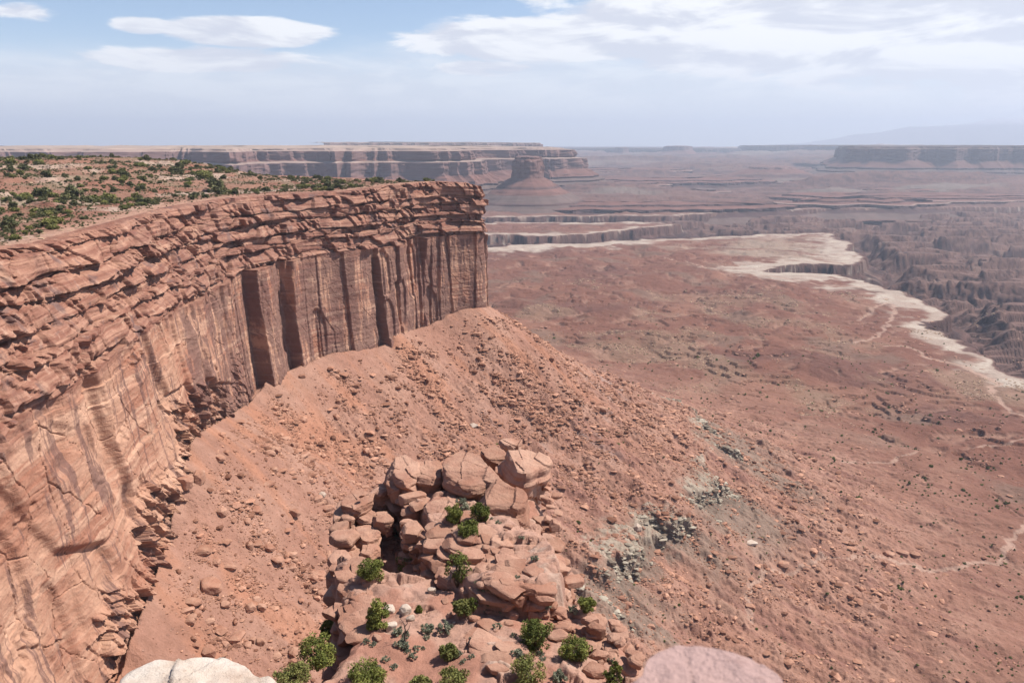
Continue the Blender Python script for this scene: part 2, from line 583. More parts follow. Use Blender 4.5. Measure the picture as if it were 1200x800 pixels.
def level_on(poly, x, y, lo, hi):
    """height at plan position (x, y) whose image lies on the traced line"""
    P = np.array(poly, float)
    a = np.full(x.shape, float(lo)); b = np.full(x.shape, float(hi))
    for _ in range(40):
        mid = (a + b) / 2
        px, py, dep = project(x, y, mid)
        below = py > np.interp(px, P[:, 0], P[:, 1])       # image point lies below the line -> raise it
        a = np.where(below, mid, a); b = np.where(below, b, mid)
    return (a + b) / 2


def wall_step(p):
    x, y = p[0], p[1]
    if y < 150: return 3.0
    if y < 620 and x < -100: return 0.40
    if y < 765: return 0.34
    return 5.0


CURVE = catmull(BREAK_PTS, wall_step)
_t = np.gradient(CURVE, axis=0)
for _ in range(60):                                         # steady normals
    _t[1:-1] = (_t[:-2] + 2 * _t[1:-1] + _t[2:]) / 4
_t /= np.linalg.norm(_t, axis=1)[:, None]
NRM = np.stack([_t[:, 1], -_t[:, 0]], 1)                    # pointing out of the mesa
ARC = np.concatenate([[0], np.cumsum(np.linalg.norm(np.diff(CURVE, axis=0), axis=1))])
CX, CY = CURVE[:, 0], CURVE[:, 1]
_front = (CY > 190) & (np.arange(len(CX)) <= np.argmax(CX * (CY > 700) - 1e9 * (CY <= 700)) + 4)
FRONT_I = np.where(_front)[0]
IS0, IS1 = FRONT_I[0], FRONT_I[-1]


def hold(arr):
    arr = arr.copy()
    arr[:IS0] = arr[IS0]; arr[IS1 + 1:] = arr[IS1]
    return arr


RIM_IN = np.interp(CY, [150, 250, 350, 450, 560, 640, 735], [22, 21, 13, 17, 16, 9, 4])
BASE_OUT = np.interp(CY, [150, 250, 400, 520, 640, 735], [12, 13, 9, 8, 6, 3])
ZR = hold(level_on(RIM_PX, CX - NRM[:, 0] * RIM_IN, CY - NRM[:, 1] * RIM_IN, -70, -10))
ZB = hold(level_on(BRK_PX, CX, CY, -130, -40))
ZF = hold(level_on(BASE_PX, CX + NRM[:, 0] * BASE_OUT, CY + NRM[:, 1] * BASE_OUT, -215, -90))


def smooth1(a, n):
    for _ in range(n):
        a = a.copy(); a[1:-1] = (a[:-2] + 2 * a[1:-1] + a[2:]) / 4
    return a


ZR = smooth1(ZR, 200); ZB = smooth1(ZB, 60); ZF = smooth1(ZF, 25)
print('rim z', ZR[IS0:IS1:150].round(), 'break', ZB[IS0:IS1:150].round(), 'base', ZF[IS0:IS1:150].round())

# ------------------------------------------------------------------ ground: one sheet from the foot of the cliffs to the horizon
def thin(c, arr_y):
    """every few points of a dense curve, denser where it bends near the view"""
    keep = [0]
    for i in range(1, len(c)):
        lim = 14.0 if 140 < c[i, 1] < 900 and c[i, 0] > -230 else 60.0
        if np.linalg.norm(c[i] - c[keep[-1]]) > lim: keep.append(i)
    return np.array(keep)


BASE_C = CURVE + NRM * BASE_OUT[:, None]
KI = thin(BASE_C, CY)
BASE_POLY = BASE_C[KI]
BASE_ARC = np.concatenate([[0], np.cumsum(np.linalg.norm(np.diff(BASE_POLY, axis=0), axis=1))])
BASE_Z = ZF[KI]
_close = [(-2500, 1500), (-2500, -800), (600, -800), (140, -40), (45, 12), (10, 24)]
MESA_POLY = np.vstack([BASE_POLY, _close])

PROF_D = [-400, 0, 40, 80, 130, 190, 240, 280, 340, 400, 550, 800, 1700, 60000]
PROF_H = [-10, 0, 27, 54, 81, 104, 124, 144, 165, 178, 195, 203, 215, 215]


def ledges(z, mask, lev, h_top, h_cliff, h_bot):
    """flatten a slope into a ledge with a small cliff at level lev, where mask is 1"""
    zs = [-1000, lev - h_bot, lev - 1.5, lev + 1.5, lev + h_top, 1000]
    zt = [-1000, lev - h_bot, lev - h_cliff, lev + h_cliff * .75, lev + h_top, 1000]
    return z + (np.interp(z, zs, zt) - z) * mask


ROADS = [([(1215, 497), (1200, 486), (1181, 474), (1166, 461), (1160, 452), (1171, 444), (1150, 436), (1127, 425), (1088, 417), (1060, 401), (1040, 404)], 9.0),
         ([(1002, 399), (1020, 394), (1040, 378), (1049, 360), (1040, 352), (1022, 360), (1004, 372)], 7.0),
         ([(1230, 590), (1200, 622), (1182, 640), (1168, 668), (1136, 678), (1105, 687), (1050, 692), (992, 699), (940, 716), (897, 737), (880, 760), (868, 785)], 4.5),
         ([(980, 566), (1000, 561), (1020, 562), (1043, 557), (1070, 548), (1098, 545), (1103, 538)], 4.0),
         ([(1130, 530), (1165, 525), (1200, 520)], 3.5),
         ([(780, 300), (830, 312), (868, 318), (905, 322), (960, 330), (1010, 334)], 9.0)]
ROADS = [(np.array([at(px, py, z=-374 if py < 520 else -366)[:2] for px, py in pts]), w) for pts, w in ROADS]


def pxpoly(pts, z):
    return np.array([at(px, py, z=z)[:2] for px, py in pts])


CANYON = pxpoly([(520, 291), (596, 288), (640, 286), (777, 279.5), (853, 275.5), (978, 272), (992, 283), (1000, 292), (1012, 306), (1010, 312), (965, 311), (930, 312), (893, 316.5),
                 (900, 319), (950, 322), (985, 322), (1021, 328), (1052, 343), (1075, 347), (1088, 358), (1102, 366), (1106, 384), (1122, 398), (1128, 406), (1167, 431), (1210, 448), (1500, 540),
                 (1500, 226), (1300, 232), (1150, 238), (1054, 243.2), (900, 246.5), (842, 250), (795, 253.2), (600, 254.5), (520, 256)], -380)
BENCH_B = pxpoly([(520, 275), (575, 276.2), (650, 276.8), (700, 273.8), (760, 267.8), (805, 263), (770, 260.3), (520, 261)], -380)
CANYON_2 = pxpoly([(520, 244.5), (700, 242), (780, 238.5), (900, 239), (1000, 239), (1070, 241), (1200, 234), (1500, 226), (1500, 214), (1200, 217), (1000, 224), (950, 232.5), (860, 230), (783, 227.6), (700, 229), (520, 235)], -380)


def terrace(h, step, sharp=0.75, wob=0.0):
    q = h / step + wob
    k = np.floor(q); f = q - k
    return (k + np.clip((f - sharp) / (1 - sharp), 0, 1) * 1.0 + f * 0.0 - wob) * step


def terrain(x, y, full=True):
    """height and base colour of the ground at plan positions"""
    r = np.hypot(x, y)
    near = r < 1700
    d = np.full(x.shape, 3000.0); arc = np.zeros(x.shape); ins = np.zeros(x.shape, bool)
    dn, an, inn = poly_dist(x[near], y[near], MESA_POLY)
    d[near] = np.where(inn, -dn, dn); arc[near] = an; ins[near] = inn
    d[~near] = r[~near] - 700 * 0.9
    # level of the cliff foot, blended smoothly between the nearby stretches of wall
    zf = np.full(x.shape, -165.0)
    num = np.zeros(dn.shape); den = np.full(dn.shape, 1e-12)
    xn, yn = x[near], y[near]
    for (bx, by), bz in zip(BASE_POLY, BASE_Z):
        w = 1.0 / (((xn - bx) ** 2 + (yn - by) ** 2) / 100.0 + 0.5) ** 2
        num += w * bz; den += w
    zf[near] = num / den
    arc = 0.50 * x + 0.866 * y            # along the slope; the slope itself falls towards +x, -y
    dwn = 0.866 * x - 0.50 * y
    k = sstep(0, 420, d)
    prof = np.interp(d, PROF_D, PROF_H)
    z1 = zf * (1 - k) - 165 * k - prof
    # the outcrop's own foot
    fx, fy = x - np.clip(x * 0, -3, 3), y
    d2 = np.hypot(np.maximum(np.abs(x + 2) - 10, 0), np.maximum(np.maximum(y - 92, 20 - y), 0))
    k2 = sstep(0, 420, d2)
    z2 = -112 * (1 - k2) - 165 * k2 - np.interp(d2, PROF_D, PROF_H) * 1.02
    # smooth maximum of both skirts
    kk = 14.0
    hmx = np.clip(0.5 + (z1 - z2) / (2 * kk), 0, 1)
    z = z2 + (z1 - z2) * hmx + kk * hmx * (1 - hmx)
    dd = np.minimum(np.maximum(d, 0), np.maximum(d2, 0))
    slope = sstep(6, 60, dd) * (1 - sstep(300, 560, dd))
    bench = sstep(300, 620, dd)

    w1 = fbm(x / 130, y / 130, 4, 3)
    w2 = fbm(x / 38, y / 38, 5, 5)
    w3 = fbm(x / 9, y / 9, 4, 9)
    # gullies and spurs running down the talus
    gul = ridged((arc + 16 * w1 + 7 * w2) / 70, dwn / 330 + 3, 4, 21)
    gul2 = ridged((arc + 9 * w1 + 3 * w2) / 24, dwn / 130 + 9, 3, 27)
    w4 = fbm(x / 3.4, y / 3.4, 3, 15)
    z = z - slope * (7.5 * np.clip(gul, 0, 1) * sstep(30, 200, dd) + 2.4 * gul2) + slope * (w1 * 7 + w2 * 4.0 + w3 * 1.6 + w4 * 0.75)
    # ledge-forming beds low on the slope
    zz = z + 4 * w1
    lm = sstep(-0.10, 0.12, fbm(arc / 40 + 5, zz / 60, 3, 33) + 0.16) * slope * (1 - sstep(330, 420, dd))
    brk = vor(x / 13, y / 13, 3)
    zl = z + (rnd(brk[2], 1) - 0.5) * 7 + w3 * 1.5
    z_led = ledges(zl, np.ones_like(z), -284, 13, 5.0, 18)
    z_new = z + (z_led - zl) * lm
    lm2 = sstep(-0.05, 0.15, fbm(arc / 40 + 25, zz / 90, 3, 43)) * slope
    z_new = z_new + (ledges(zl + 3 * w1, np.ones_like(z), -316, 8, 3.5, 10) - zl - 3 * w1) * lm2
    lm3 = sstep(0.0, 0.2, fbm(arc / 55 + 45, zz / 90, 3, 47)) * slope
    z_new = z_new + (ledges(zl - 2 * w1, np.ones_like(z), -238, 7, 2.6, 9) - zl + 2 * w1) * lm3
    z = z_new
    # small blocky roughness of the slope
    bl = vor(x / 3.3 + w3 * .5, y / 3.3, 8)
    rk = (rnd(bl[2], 2) > 0.72) * np.clip(0.5 - bl[0], 0, 1)
    bl2 = vor(x / 8.5 + w3 * .3, y / 8.5, 18)
    rk2 = (rnd(bl2[2], 1) > 0.80) * np.clip(0.42 - bl2[0], 0, 1)
    stony = slope * (0.5 + 0.5 * sstep(-0.3, 0.3, w2))
    z = z + rk * stony * 2.6 + rk2 * stony * 5.0

    # bench: low swells, thin red ledges, shallow washes
    sc = np.clip(r / 1200, 0.7, 4)
    h1 = fbm(x / 260, y / 210, 5, 51)
    h2 = fbm(x / 60, y / 60, 5, 55)
    hb = h1 * 20 + h2 * 5.0
    tb = terrace(hb, 5.2, 0.93, 0.35 * h2)
    tmask = sstep(-0.15, 0.25, fbm(x / 190, y / 190, 3, 61))
    wash = ridged(x / 170 + 0.25 * h2, y / 170 + 0.25 * h2, 3, 71)
    z = z + bench * (hb * (1 - 0.9 * tmask) + tb * 0.9 * tmask - 4.5 * sstep(0.62, 0.95, wash) + 0.5 * w3)
    rk3 = (rnd(bl2[2], 3) > 0.86) * np.clip(0.40 - bl2[0], 0, 1) * sstep(0.0, 0.3, fbm(x / 120, y / 120, 3, 77))
    z = z + bench * (1 - sstep(1400, 1900, r)) * rk3 * 4.0

    # ---- colours of soils and beds
    C = lambda *c: np.array(c, np.float32)
    one = np.ones(x.shape + (3,), np.float32)
    red = one * C(0.385, 0.200, 0.140)
    col = red + (sstep(-0.4, 0.5, w2)[..., None] * C(0.06, 0.05, 0.038))

    def blend(a, c, f):
        f = np.clip(f, 0, 1)[..., None].astype(np.float32)
        return a + (c - a) * f
    col = blend(col, C(0.50, 0.225, 0.130), sstep(0.0, 0.4, fbm(arc / 25, dwn / 90, 4, 81)) * (1 - sstep(60, 200, dd)) * 0.55)
    col = blend(col, C(0.30, 0.145, 0.11), sstep(0.05, 0.4, fbm(arc / 17, dwn / 110, 4, 83)) * sstep(60, 150, dd) * 0.7)
    zc = z + 9 * fbm(x / 45, y / 45, 4, 85)
    gm = sstep(-328, -300, zc) * (1 - sstep(-286, -268, zc)) * slope
    gpat = sstep(-0.35, 0.15, fbm(arc / 60, zc / 60, 4, 87))
    col = blend(col, C(0.29, 0.205, 0.155), gm * gpat * 0.9)
    lt = sstep(-289, -283, zl) * (1 - sstep(-276, -270, zl)) * lm
    col = blend(col, C(0.43, 0.36, 0.275), lt * 0.85 * sstep(-0.5, 0.1, w3))
    ltf = sstep(-297, -290, zl) * (1 - sstep(-286, -282, zl)) * lm
    col = blend(col, C(0.23, 0.175, 0.135), ltf * 0.7)
    pal = sstep(0.1, 0.5, fbm(arc / 30, zc / 30, 4, 89)) * sstep(-262, -245, zc) * (1 - sstep(-225, -205, zc)) * slope
    col = blend(col, C(0.36, 0.27, 0.235), pal * 0.6)
    # bench soils
    bcol = one * C(0.228, 0.102, 0.070)
    bcol = blend(bcol, C(0.185, 0.086, 0.064), sstep(0.0, 0.5, fbm(x / 330, y / 330, 4, 91)))
    bcol = blend(bcol, C(0.31, 0.155, 0.105), sstep(0.10, 0.5, fbm(x / 210, y / 210, 5, 93)) * 0.8)
    bcol = blend(bcol, C(0.215, 0.150, 0.110), sstep(0.12, 0.45, fbm(x / 150, y / 150, 5, 95)) * 0.55)
    yel = sstep(0.02, 0.35, fbm(x / 180 + 3, y / 260, 5, 97)) * sstep(1000, 1250, r) * (1 - sstep(1900, 2300, r))
    bcol = blend(bcol, C(0.30, 0.185, 0.125), yel * 0.7)
    bcol = blend(bcol, C(0.42, 0.25, 0.18), sstep(0.66, 0.95, wash) * 0.6)
    # freckles of low brush, too small to stand apart
    fr = vor(x / 3.1, y / 3.1, 28)
    frm = (rnd(fr[2], 0) > 0.60) * np.clip(1.6 - fr[0] * 4.2, 0, 1) * sstep(-0.3, 0.3, fbm(x / 90, y / 90, 3, 99)) * (1 - sstep(900, 1500, r))
    bcol = blend(bcol, C(0.135, 0.105, 0.070), frm * 0.4)
    col = blend(col, bcol, bench)

    # ---- white rim and the canyons below it
    farm = y > 900
    if farm.any():
        X, Y = x[farm], y[farm]
        rr = np.hypot(X, Y)
        wx = fbm(X / 190, Y / 190, 5, 111) * 62 + fbm(X / 45, Y / 45, 3, 113) * 16
        wy = fbm(X / 190, Y / 190, 5, 115) * 75 + fbm(X / 45, Y / 45, 3, 117) * 18
        amt = np.clip((rr - 900) / 900, 0.35, 1.0)
        d1, a1, i1 = poly_dist(X + wx * amt, Y + wy * amt, CANYON)
        dB, aB, iB = poly_dist(X + wx * amt, Y + wy * amt, BENCH_B)
        d2_, a2, i2 = poly_dist(X + wx * amt, Y + wy * amt, CANYON_2)
        sd = np.where(i1, d1, -d1)
        sd = np.minimum(sd, np.where(iB, -dB, dB))
        sd = np.maximum(sd, np.where(i2, d2_, -d2_))
        # farther off the pattern of canyons continues
        fc = ridged(X / 4200 + .2, Y / 1500, 3, 121, 0.4) + 0.22 * fbm(X / 1400, Y / 500, 3, 125)
        sdf = -400 + 0 * fc
        t = sstep(4700, 5400, Y)
        sd = sd * (1 - t) + np.maximum(sdf, -400) * t
        # right-hand basin keeps widening with distance
        sdd = sd * 1.0
        dep = np.interp(sd, [-1, 0, 7, 40, 70, 78, 190, 205, 400, 5000], [0, 0, 34, 48, 58, 88, 112, 128, 150, 165])
        # buttes, fins and benches standing inside the canyons
        q = ridged(X / 1000 + .15 * h1[farm], Y / 330, 4, 131, 0.45) * 0.8 + fbm(X / 420, Y / 130, 4, 135) * 0.42
        rise = np.clip((q + 0.15), 0, 1.1) * 165
        wob = 0.2 * fbm(X / 200, Y / 200, 2, 137)
        frc = rise / 21 + wob; frc = frc - np.floor(frc)
        rise = terrace(rise, 21, 0.82, wob)
        dep = np.where(sd > 40, np.maximum(dep - rise * sstep(60, 220, sd), 12 + 0 * dep), dep)
        z0 = z[farm]
        inc = sstep(-3, 3, sd)
        # the rim bed itself is level
        lvl = sstep(-260, -20, sd) * sstep(900, 1300, rr)
        z0 = z0 + (-379 + 1.5 * h2[farm] - z0) * lvl
        # distant benches climb in steps to the foot of the mesas
        up = fbm(X / 2600, Y / 1000, 3, 141)
        stp = terrace(np.clip(up + 0.15 + (rr - 6500) / 9000, 0, 2.0) * 150, 22, 0.35)
        z0 = z0 + stp * sstep(4300, 6200, Y) * (1 - sstep(-60, 60, sd))
        z0 = z0 - dep * (sd > 0) * (1 - 0.55 * t)
        z[farm] = z0
        cc = col[farm]
        rimw = np.interp(Y, [900, 1300, 2300, 2900, 3600, 5000], [30, 75, 150, 200, 100, 60]) * (1.0 + 1.0 * fbm(X / 140, Y / 140, 4, 151) + 0.5 * fbm(X / 35, Y / 35, 3, 152))
        wr = sstep(-1.0, -0.45, sd / np.maximum(rimw, 5)) * sstep(950, 1150, rr)
        wr = wr * (0.70 + 0.30 * sstep(-0.2, 0.3, fbm(X / 60, Y / 60, 4, 153)))
        # the wide pale apron on the tip of the bench
        ap = pxpoly([(740, 290), (860, 280), (980, 274), (1000, 300), (1010, 318), (900, 318), (850, 300)], -380)
        da, _, ia = poly_dist(X + wx, Y + wy, ap)
        apm = ia * sstep(0, 120, da) * sstep(-0.4, 0.25, fbm(X / 260, Y / 160, 4, 155)) * 0.85
        white = C(0.56, 0.46, 0.37)
        cc = cc + (C(0.40, 0.30, 0.225) - cc) * (np.clip(apm * (sd < 0), 0, 1))[:, None].astype(np.float32)
        cc = cc + (C(0.24, 0.135, 0.105) - cc) * (sstep(3000, 5200, Y)[:, None].astype(np.float32)) * 0.6
        cc = cc + (white - cc) * np.clip(wr * sstep(-0.5 * np.maximum(6, rr * .005), -1.5 * np.maximum(6, rr * .005), sd) * (1 - 0.7 * sstep(4300, 5200, Y) * (fbm(X / 900, Y / 300, 3, 169) < 0.15)), 0, 1)[:, None].astype(np.float32)
        # canyon walls: banded dark beds under the pale rim
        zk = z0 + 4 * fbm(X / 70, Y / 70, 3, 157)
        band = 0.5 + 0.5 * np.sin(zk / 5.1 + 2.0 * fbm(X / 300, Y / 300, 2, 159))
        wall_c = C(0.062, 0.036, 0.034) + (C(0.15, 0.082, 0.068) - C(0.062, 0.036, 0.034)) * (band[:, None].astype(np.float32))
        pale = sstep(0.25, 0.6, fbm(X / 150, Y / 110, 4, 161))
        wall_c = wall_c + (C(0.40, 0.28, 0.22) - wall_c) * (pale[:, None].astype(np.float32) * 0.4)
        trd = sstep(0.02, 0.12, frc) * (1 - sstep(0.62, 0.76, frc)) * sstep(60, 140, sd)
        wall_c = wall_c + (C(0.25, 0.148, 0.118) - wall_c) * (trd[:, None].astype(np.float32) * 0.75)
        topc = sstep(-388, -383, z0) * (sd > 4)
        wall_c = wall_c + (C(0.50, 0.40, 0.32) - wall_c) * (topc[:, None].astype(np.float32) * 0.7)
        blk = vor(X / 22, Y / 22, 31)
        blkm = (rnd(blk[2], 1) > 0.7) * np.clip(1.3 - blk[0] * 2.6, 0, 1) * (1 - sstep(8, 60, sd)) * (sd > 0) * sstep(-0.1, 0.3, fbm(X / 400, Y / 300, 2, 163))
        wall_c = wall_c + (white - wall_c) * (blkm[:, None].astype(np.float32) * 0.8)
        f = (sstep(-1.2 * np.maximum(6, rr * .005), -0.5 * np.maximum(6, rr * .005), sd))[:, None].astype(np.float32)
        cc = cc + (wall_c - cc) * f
        # far soils in level bands
        far_b = sstep(4300, 5600, Y)
        bnd = fbm(X / 3500, z0 / 9.0, 4, 165)
        fcol = C(0.20, 0.112, 0.090) + (C(0.10, 0.062, 0.057) - C(0.20, 0.112, 0.090)) * sstep(-0.1, 0.35, bnd)[:, None].astype(np.float32)
        fcol = fcol + (C(0.25, 0.20, 0.165) - fcol) * (sstep(0.2, 0.5, fbm(X / 1800, Y / 700, 4, 167))[:, None].astype(np.float32) * 0.8)
        cc = cc + (fcol - cc) * (far_b * (1 - np.clip(wr, 0, 1)) * (sd < 0))[:, None].astype(np.float32)
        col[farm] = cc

    # tracks and dry washes across the bench
    for pts, w in ROADS:
        bx0, by0 = pts.min(0) - 60; bx1, by1 = pts.max(0) + 60
        mk = (x > bx0) & (x < bx1) & (y > by0) & (y < by1)
        if not mk.any(): continue
        X, Y = x[mk], y[mk]
        dr, _, _ = poly_dist(X + fbm(X / 30, Y / 30, 3, 171) * 9, Y + fbm(X / 30, Y / 30, 3, 173) * 9, catmull(np.array(pts), 15), closed=False)
        f = (1 - sstep(w * 0.35, w * 0.75, dr))[:, None].astype(np.float32)
        cm = col[mk]
        col[mk] = cm + (C(0.50, 0.33, 0.25) - cm) * f * 0.75
        z[mk] -= (1 - sstep(w * .3, w * 1.2, dr)) * 1.0
    col = np.clip(col, 0.02, 0.8)
    aux = dict(lm=lm, zl=zl, d=dd, arc=arc, slope=slope, bench=bench, ins=ins)
    return z, col, aux


def build_ground():
    rs = [130.0]
    while rs[-1] < 46000:
        r = rs[-1]
        if r < 215: st = 2.0
        elif r < 950: st = 0.85
        elif r < 2000: st = 0.85 + (r - 950) / 1050 * 3.0
        elif r < 6500: st = 3.85 + (r - 2000) / 4500 * 22
        else: st = 26 * (r / 6500) ** 1.9
        rs.append(r + st)
    rs = np.array(rs)
    th = np.radians(np.arange(-43, 43.01, 0.068))
    print('ground grid', len(rs), len(th))
    x = rs[:, None] * np.sin(th)[None]; y = rs[:, None] * np.cos(th)[None]
    z = np.empty_like(x); col = np.empty(x.shape + (3,), np.float32)
    for i in range(0, len(rs), 260):                       # strips keep memory low
        s = slice(i, i + 260)
        zz, cc, aux = terrain(x[s].ravel(), y[s].ravel())
        # under the mesa the sheet runs flat, out of sight
        zz = np.where(aux['ins'], zz - 4, zz)
        z[s] = zz.reshape(x[s].shape); col[s] = cc.reshape(x[s].shape + (3,))
    v = np.stack([x, y, z], -1).reshape(-1, 3)
    o = mesh_obj('ground', v, grid_faces(len(rs), len(th))[:, ::-1], M_TERR, attrs={'Col': col.reshape(-1, 3)})
    tag(o, kind='structure')
    return rs, th, z


GR_R, GR_T, GR_Z = build_ground()
tick('ground')


def ground_z(x, y):
    """height of the built sheet under a plan position"""
    r = np.hypot(x, y); t = np.arctan2(x, y)
    i = np.clip(np.searchsorted(GR_R, r) - 1, 0, len(GR_R) - 2); j = np.clip(np.searchsorted(GR_T, t) - 1, 0, len(GR_T) - 2)
    u = np.clip((r - GR_R[i]) / (GR_R[i + 1] - GR_R[i]), 0, 1); v = np.clip((t - GR_T[j]) / (GR_T[j + 1] - GR_T[j]), 0, 1)
    return (GR_Z[i, j] * (1 - u) + GR_Z[i + 1, j] * u) * (1 - v) + (GR_Z[i, j + 1] * (1 - u) + GR_Z[i + 1, j + 1] * u) * v


# ------------------------------------------------------------------ the near cliff: sheer lower wall, ledges above
def build_cliff():
    s = ARC.astype(np.float64)
    nc = len(s)
    rowsD, rowsZ, rowsK = [], [], []
    far = sstep(430, 540, CY)                              # columnar joints grow beyond the alcove

    def soft(A, n=2):
        for _ in range(n):
            A = A.copy()
            A[1:-1] = (A[:-2] + 2 * A[1:-1] + A[2:]) / 4
            A[:, 1:-1] = (A[:, :-2] + 2 * A[:, 1:-1] + A[:, 2:]) / 4
        return A
    front = ((CY > 140) & (np.arange(nc) <= IS1 + 60)).astype(float)
    und = fbm(s / 42, s * 0 + 3, 3, 201) * 2.6 * front

    def sheer(S, z):
        sw = S + 5.0 * fbm(S / 38, z / 400, 3, 205) + 0.6 * fbm(S / 9, z / 14, 3, 206)
        a = vor(sw / 25, z / 420 + 0.02 * S / 15, 41, 0.98)
        b = vor(sw / 10, z / 150, 45, 0.98)
        u = S + 0.16 * z + 1.2 * fbm(S / 40, z / 40, 2, 207)
        ft = vor(u / 52, z / 70 + .3, 49, 0.95)
        fl = vor(u / 19 + 3.3, z / 24, 50, 0.95)
        fk = vor((S - 0.3 * z) / 12 + 1.3, z / 8.0, 52, 0.95)
        strong = sstep(0.05, 0.3, fbm(S / 50, z / 200, 2, 209))
        am = 0.25 + 1.15 * sstep(-0.35, 0.35, fbm(S / 75 + 2, z / 150, 3, 208))
        D = far * (am * ((rnd(a[2], 1) - 0.5) * 6.4 + a[3] * 5.5) + strong * ((rnd(b[2], 1) - 0.5) * 2.4 + b[3] * 1.2))
        D += (1 - far) * ((rnd(ft[2], 1) - 0.5) * 2.6 + ft[3] * 2.6 + ft[4] * 1.0)
        lay_ = sstep(-0.1, 0.15, fbm(S / 55 + 9, z / 55, 3, 217))
        D += (1 - 0.6 * far) * lay_ * ((rnd(fl[2], 1) - 0.5) * 1.1 + fl[3] * 1.3) + 0.3 * (rnd(fk[2], 2) - 0.5) * lay_ * (rnd(fl[2], 3) > .5)
        cr = np.clip(1 - (a[1] - a[0]) / 0.045, 0, 1) * 2.0 * far * (rnd(a[2], 3) > 0.25)
        cr += np.clip(1 - (b[1] - b[0]) / 0.07, 0, 1) * 1.0 * far * strong
        cr += np.clip(1 - (ft[1] - ft[0]) / 0.018, 0, 1) * 2.6 * (1 - far) * (rnd(ft[2], 3) > 0.35)
        cr += np.clip(1 - (fl[1] - fl[0]) / 0.03, 0, 1) * 0.6 * lay_ * (rnd(fl[2], 2) > 0.5)
        D -= cr
        # spalled hollows with arched heads
        hol = vor(S / 31 + 0.5, z / 46 + 0.3, 57, 0.8)
        hm = (rnd(hol[2], 1) > 0.62) * sstep(0.46, 0.41, np.hypot(hol[3] * 1.7, np.where(hol[4] > 0, hol[4] * 0.7, hol[4] * 1.2)))
        D -= hm * 2.0
        nf = far[None] if np.ndim(far) == 1 else far
        D2 = soft(D, 2)
        D = D2 * nf + soft(D, 9) * (1 - nf)
        # broken ground near the foot of the near wall
        brk = sstep(24, 4, z - ZF[None] + 30 * fbm(S / 34, z / 40, 3, 216)) * (1 - far)
        bb = vor((S + .3 * z) / 8, z / 5, 58, 0.95); bc_ = vor((S + .3 * z) / 3, z / 2.2, 59, 0.95)
        D += brk * ((rnd(bb[2], 1) - 0.25) * 4.5 + bb[3] * 3.0 + bb[4] * 2.0 + (rnd(bc_[2], 1) - 0.5) * 1.2 + bc_[3])
        brk2 = sstep(0.42, 0.52, fbm(S / 38 + 4, z / 26, 3, 218)) * (1 - far)
        D += soft(brk2 * ((rnd(bc_[2], 1) - 0.6) * 2.4 + bb[4]), 1)
        D += fbm(S / 14, z / 14, 4, 211) * (0.18 + 0.3 * far) + fbm(S / 2.4, z / 1.7, 3, 213) * 0.10
        D += gn(S / 60, z / 3.2, 215) * 0.22 * (0.3 + 0.7 * far)
        # beds with crisp lines between them, and thin open joints
        zb = (z + 0.03 * S + 1.6 * fbm(S / 60, z / 60, 2, 219)) / 6.5
        kb = np.floor(zb).astype(np.int64) & 255
        on_ = sstep(-0.05, 0.12, fbm(S / 50, zb / 2.0, 3, 220))
        D += on_ * ((rnd(kb * 7 + 1, 1) - 0.5) * 0.9 + (zb - np.floor(zb) - .5) * 0.35) * (1 - 0.75 * far)
        j1 = vor((S + .22 * z) / 17 + .12 * fbm(S / 8, z / 8, 3, 222), z / 30, 66, 0.98)
        D -= np.clip(1 - (j1[1] - j1[0]) / 0.03, 0, 1) * 0.9 * (rnd(j1[2], 2) > 0.45) * (1 - 0.5 * far)
        return D * front
    nlow = 300
    foot = ZF - 14
    tt = (np.arange(nlow) / (nlow - 1))[:, None]
    zlow = foot[None] + (ZB - foot)[None] * tt
    Dlow = BASE_OUT[None] * (1 - tt) ** 1.25 + und[None] + sheer(np.broadcast_to(s[None], zlow.shape), zlow)
    for k in range(nlow):
        rowsD.append(Dlow[k]); rowsZ.append(zlow[k]); rowsK.append(np.full(nc, sstep(0.93, 1.0, tt[k, 0])))
    # ---- ledges
    th = np.array([0.5, 1.2, 0.3, 0.7, 0.25, 1.0, 0.3, 0.8, 0.25, 1.1, 0.5])
    NL = len(th)
    cum = np.concatenate([[0], np.cumsum(th)]) / th.sum()
    top_bits = []
    zl = []
    for i in range(NL + 1):
        w = fbm(s / 70, s * 0 + 31 * i, 4, 221) * 0.045 + fbm(s / 14, s * 0 + 31 * i + 7, 3, 223) * 0.012
        w *= (0 if i in (0, NL) else 1)
        zl.append(ZB + (ZR - ZB) * np.clip(cum[i] + w * front, 0, 1))
    for i in range(1, NL + 1):
        zl[i] = np.maximum(zl[i], zl[i - 1] + 0.35)
    P = []
    lay = [np.clip(0.75 - 0.3 * far + 1.3 * fbm(s / 55, s * 0 + 91 * i, 3, 227), -0.15, 1.6) * front for i in range(NL)]

    def soft1(A):
        A = A.copy(); A[1:-1] = (A[:-2] + 2 * A[1:-1] + A[2:]) / 4
        return A
    for i in range(NL):
        f = (i + 0.35) / NL
        sh = f ** 0.9
        n = fbm(s / 75, s * 0 + 53 * i, 4, 231) * (3.2 + 2.0 * far) + fbm(s / 24, s * 0 + 53 * i + 11, 3, 233) * (1.5 + 1.2 * far)
        P.append(und * (1 - f) - RIM_IN * sh + n * front * (1 if i else 0.5) + (rnd(np.array([i * 7 + 3]), 1) - 0.5) * 4.0)
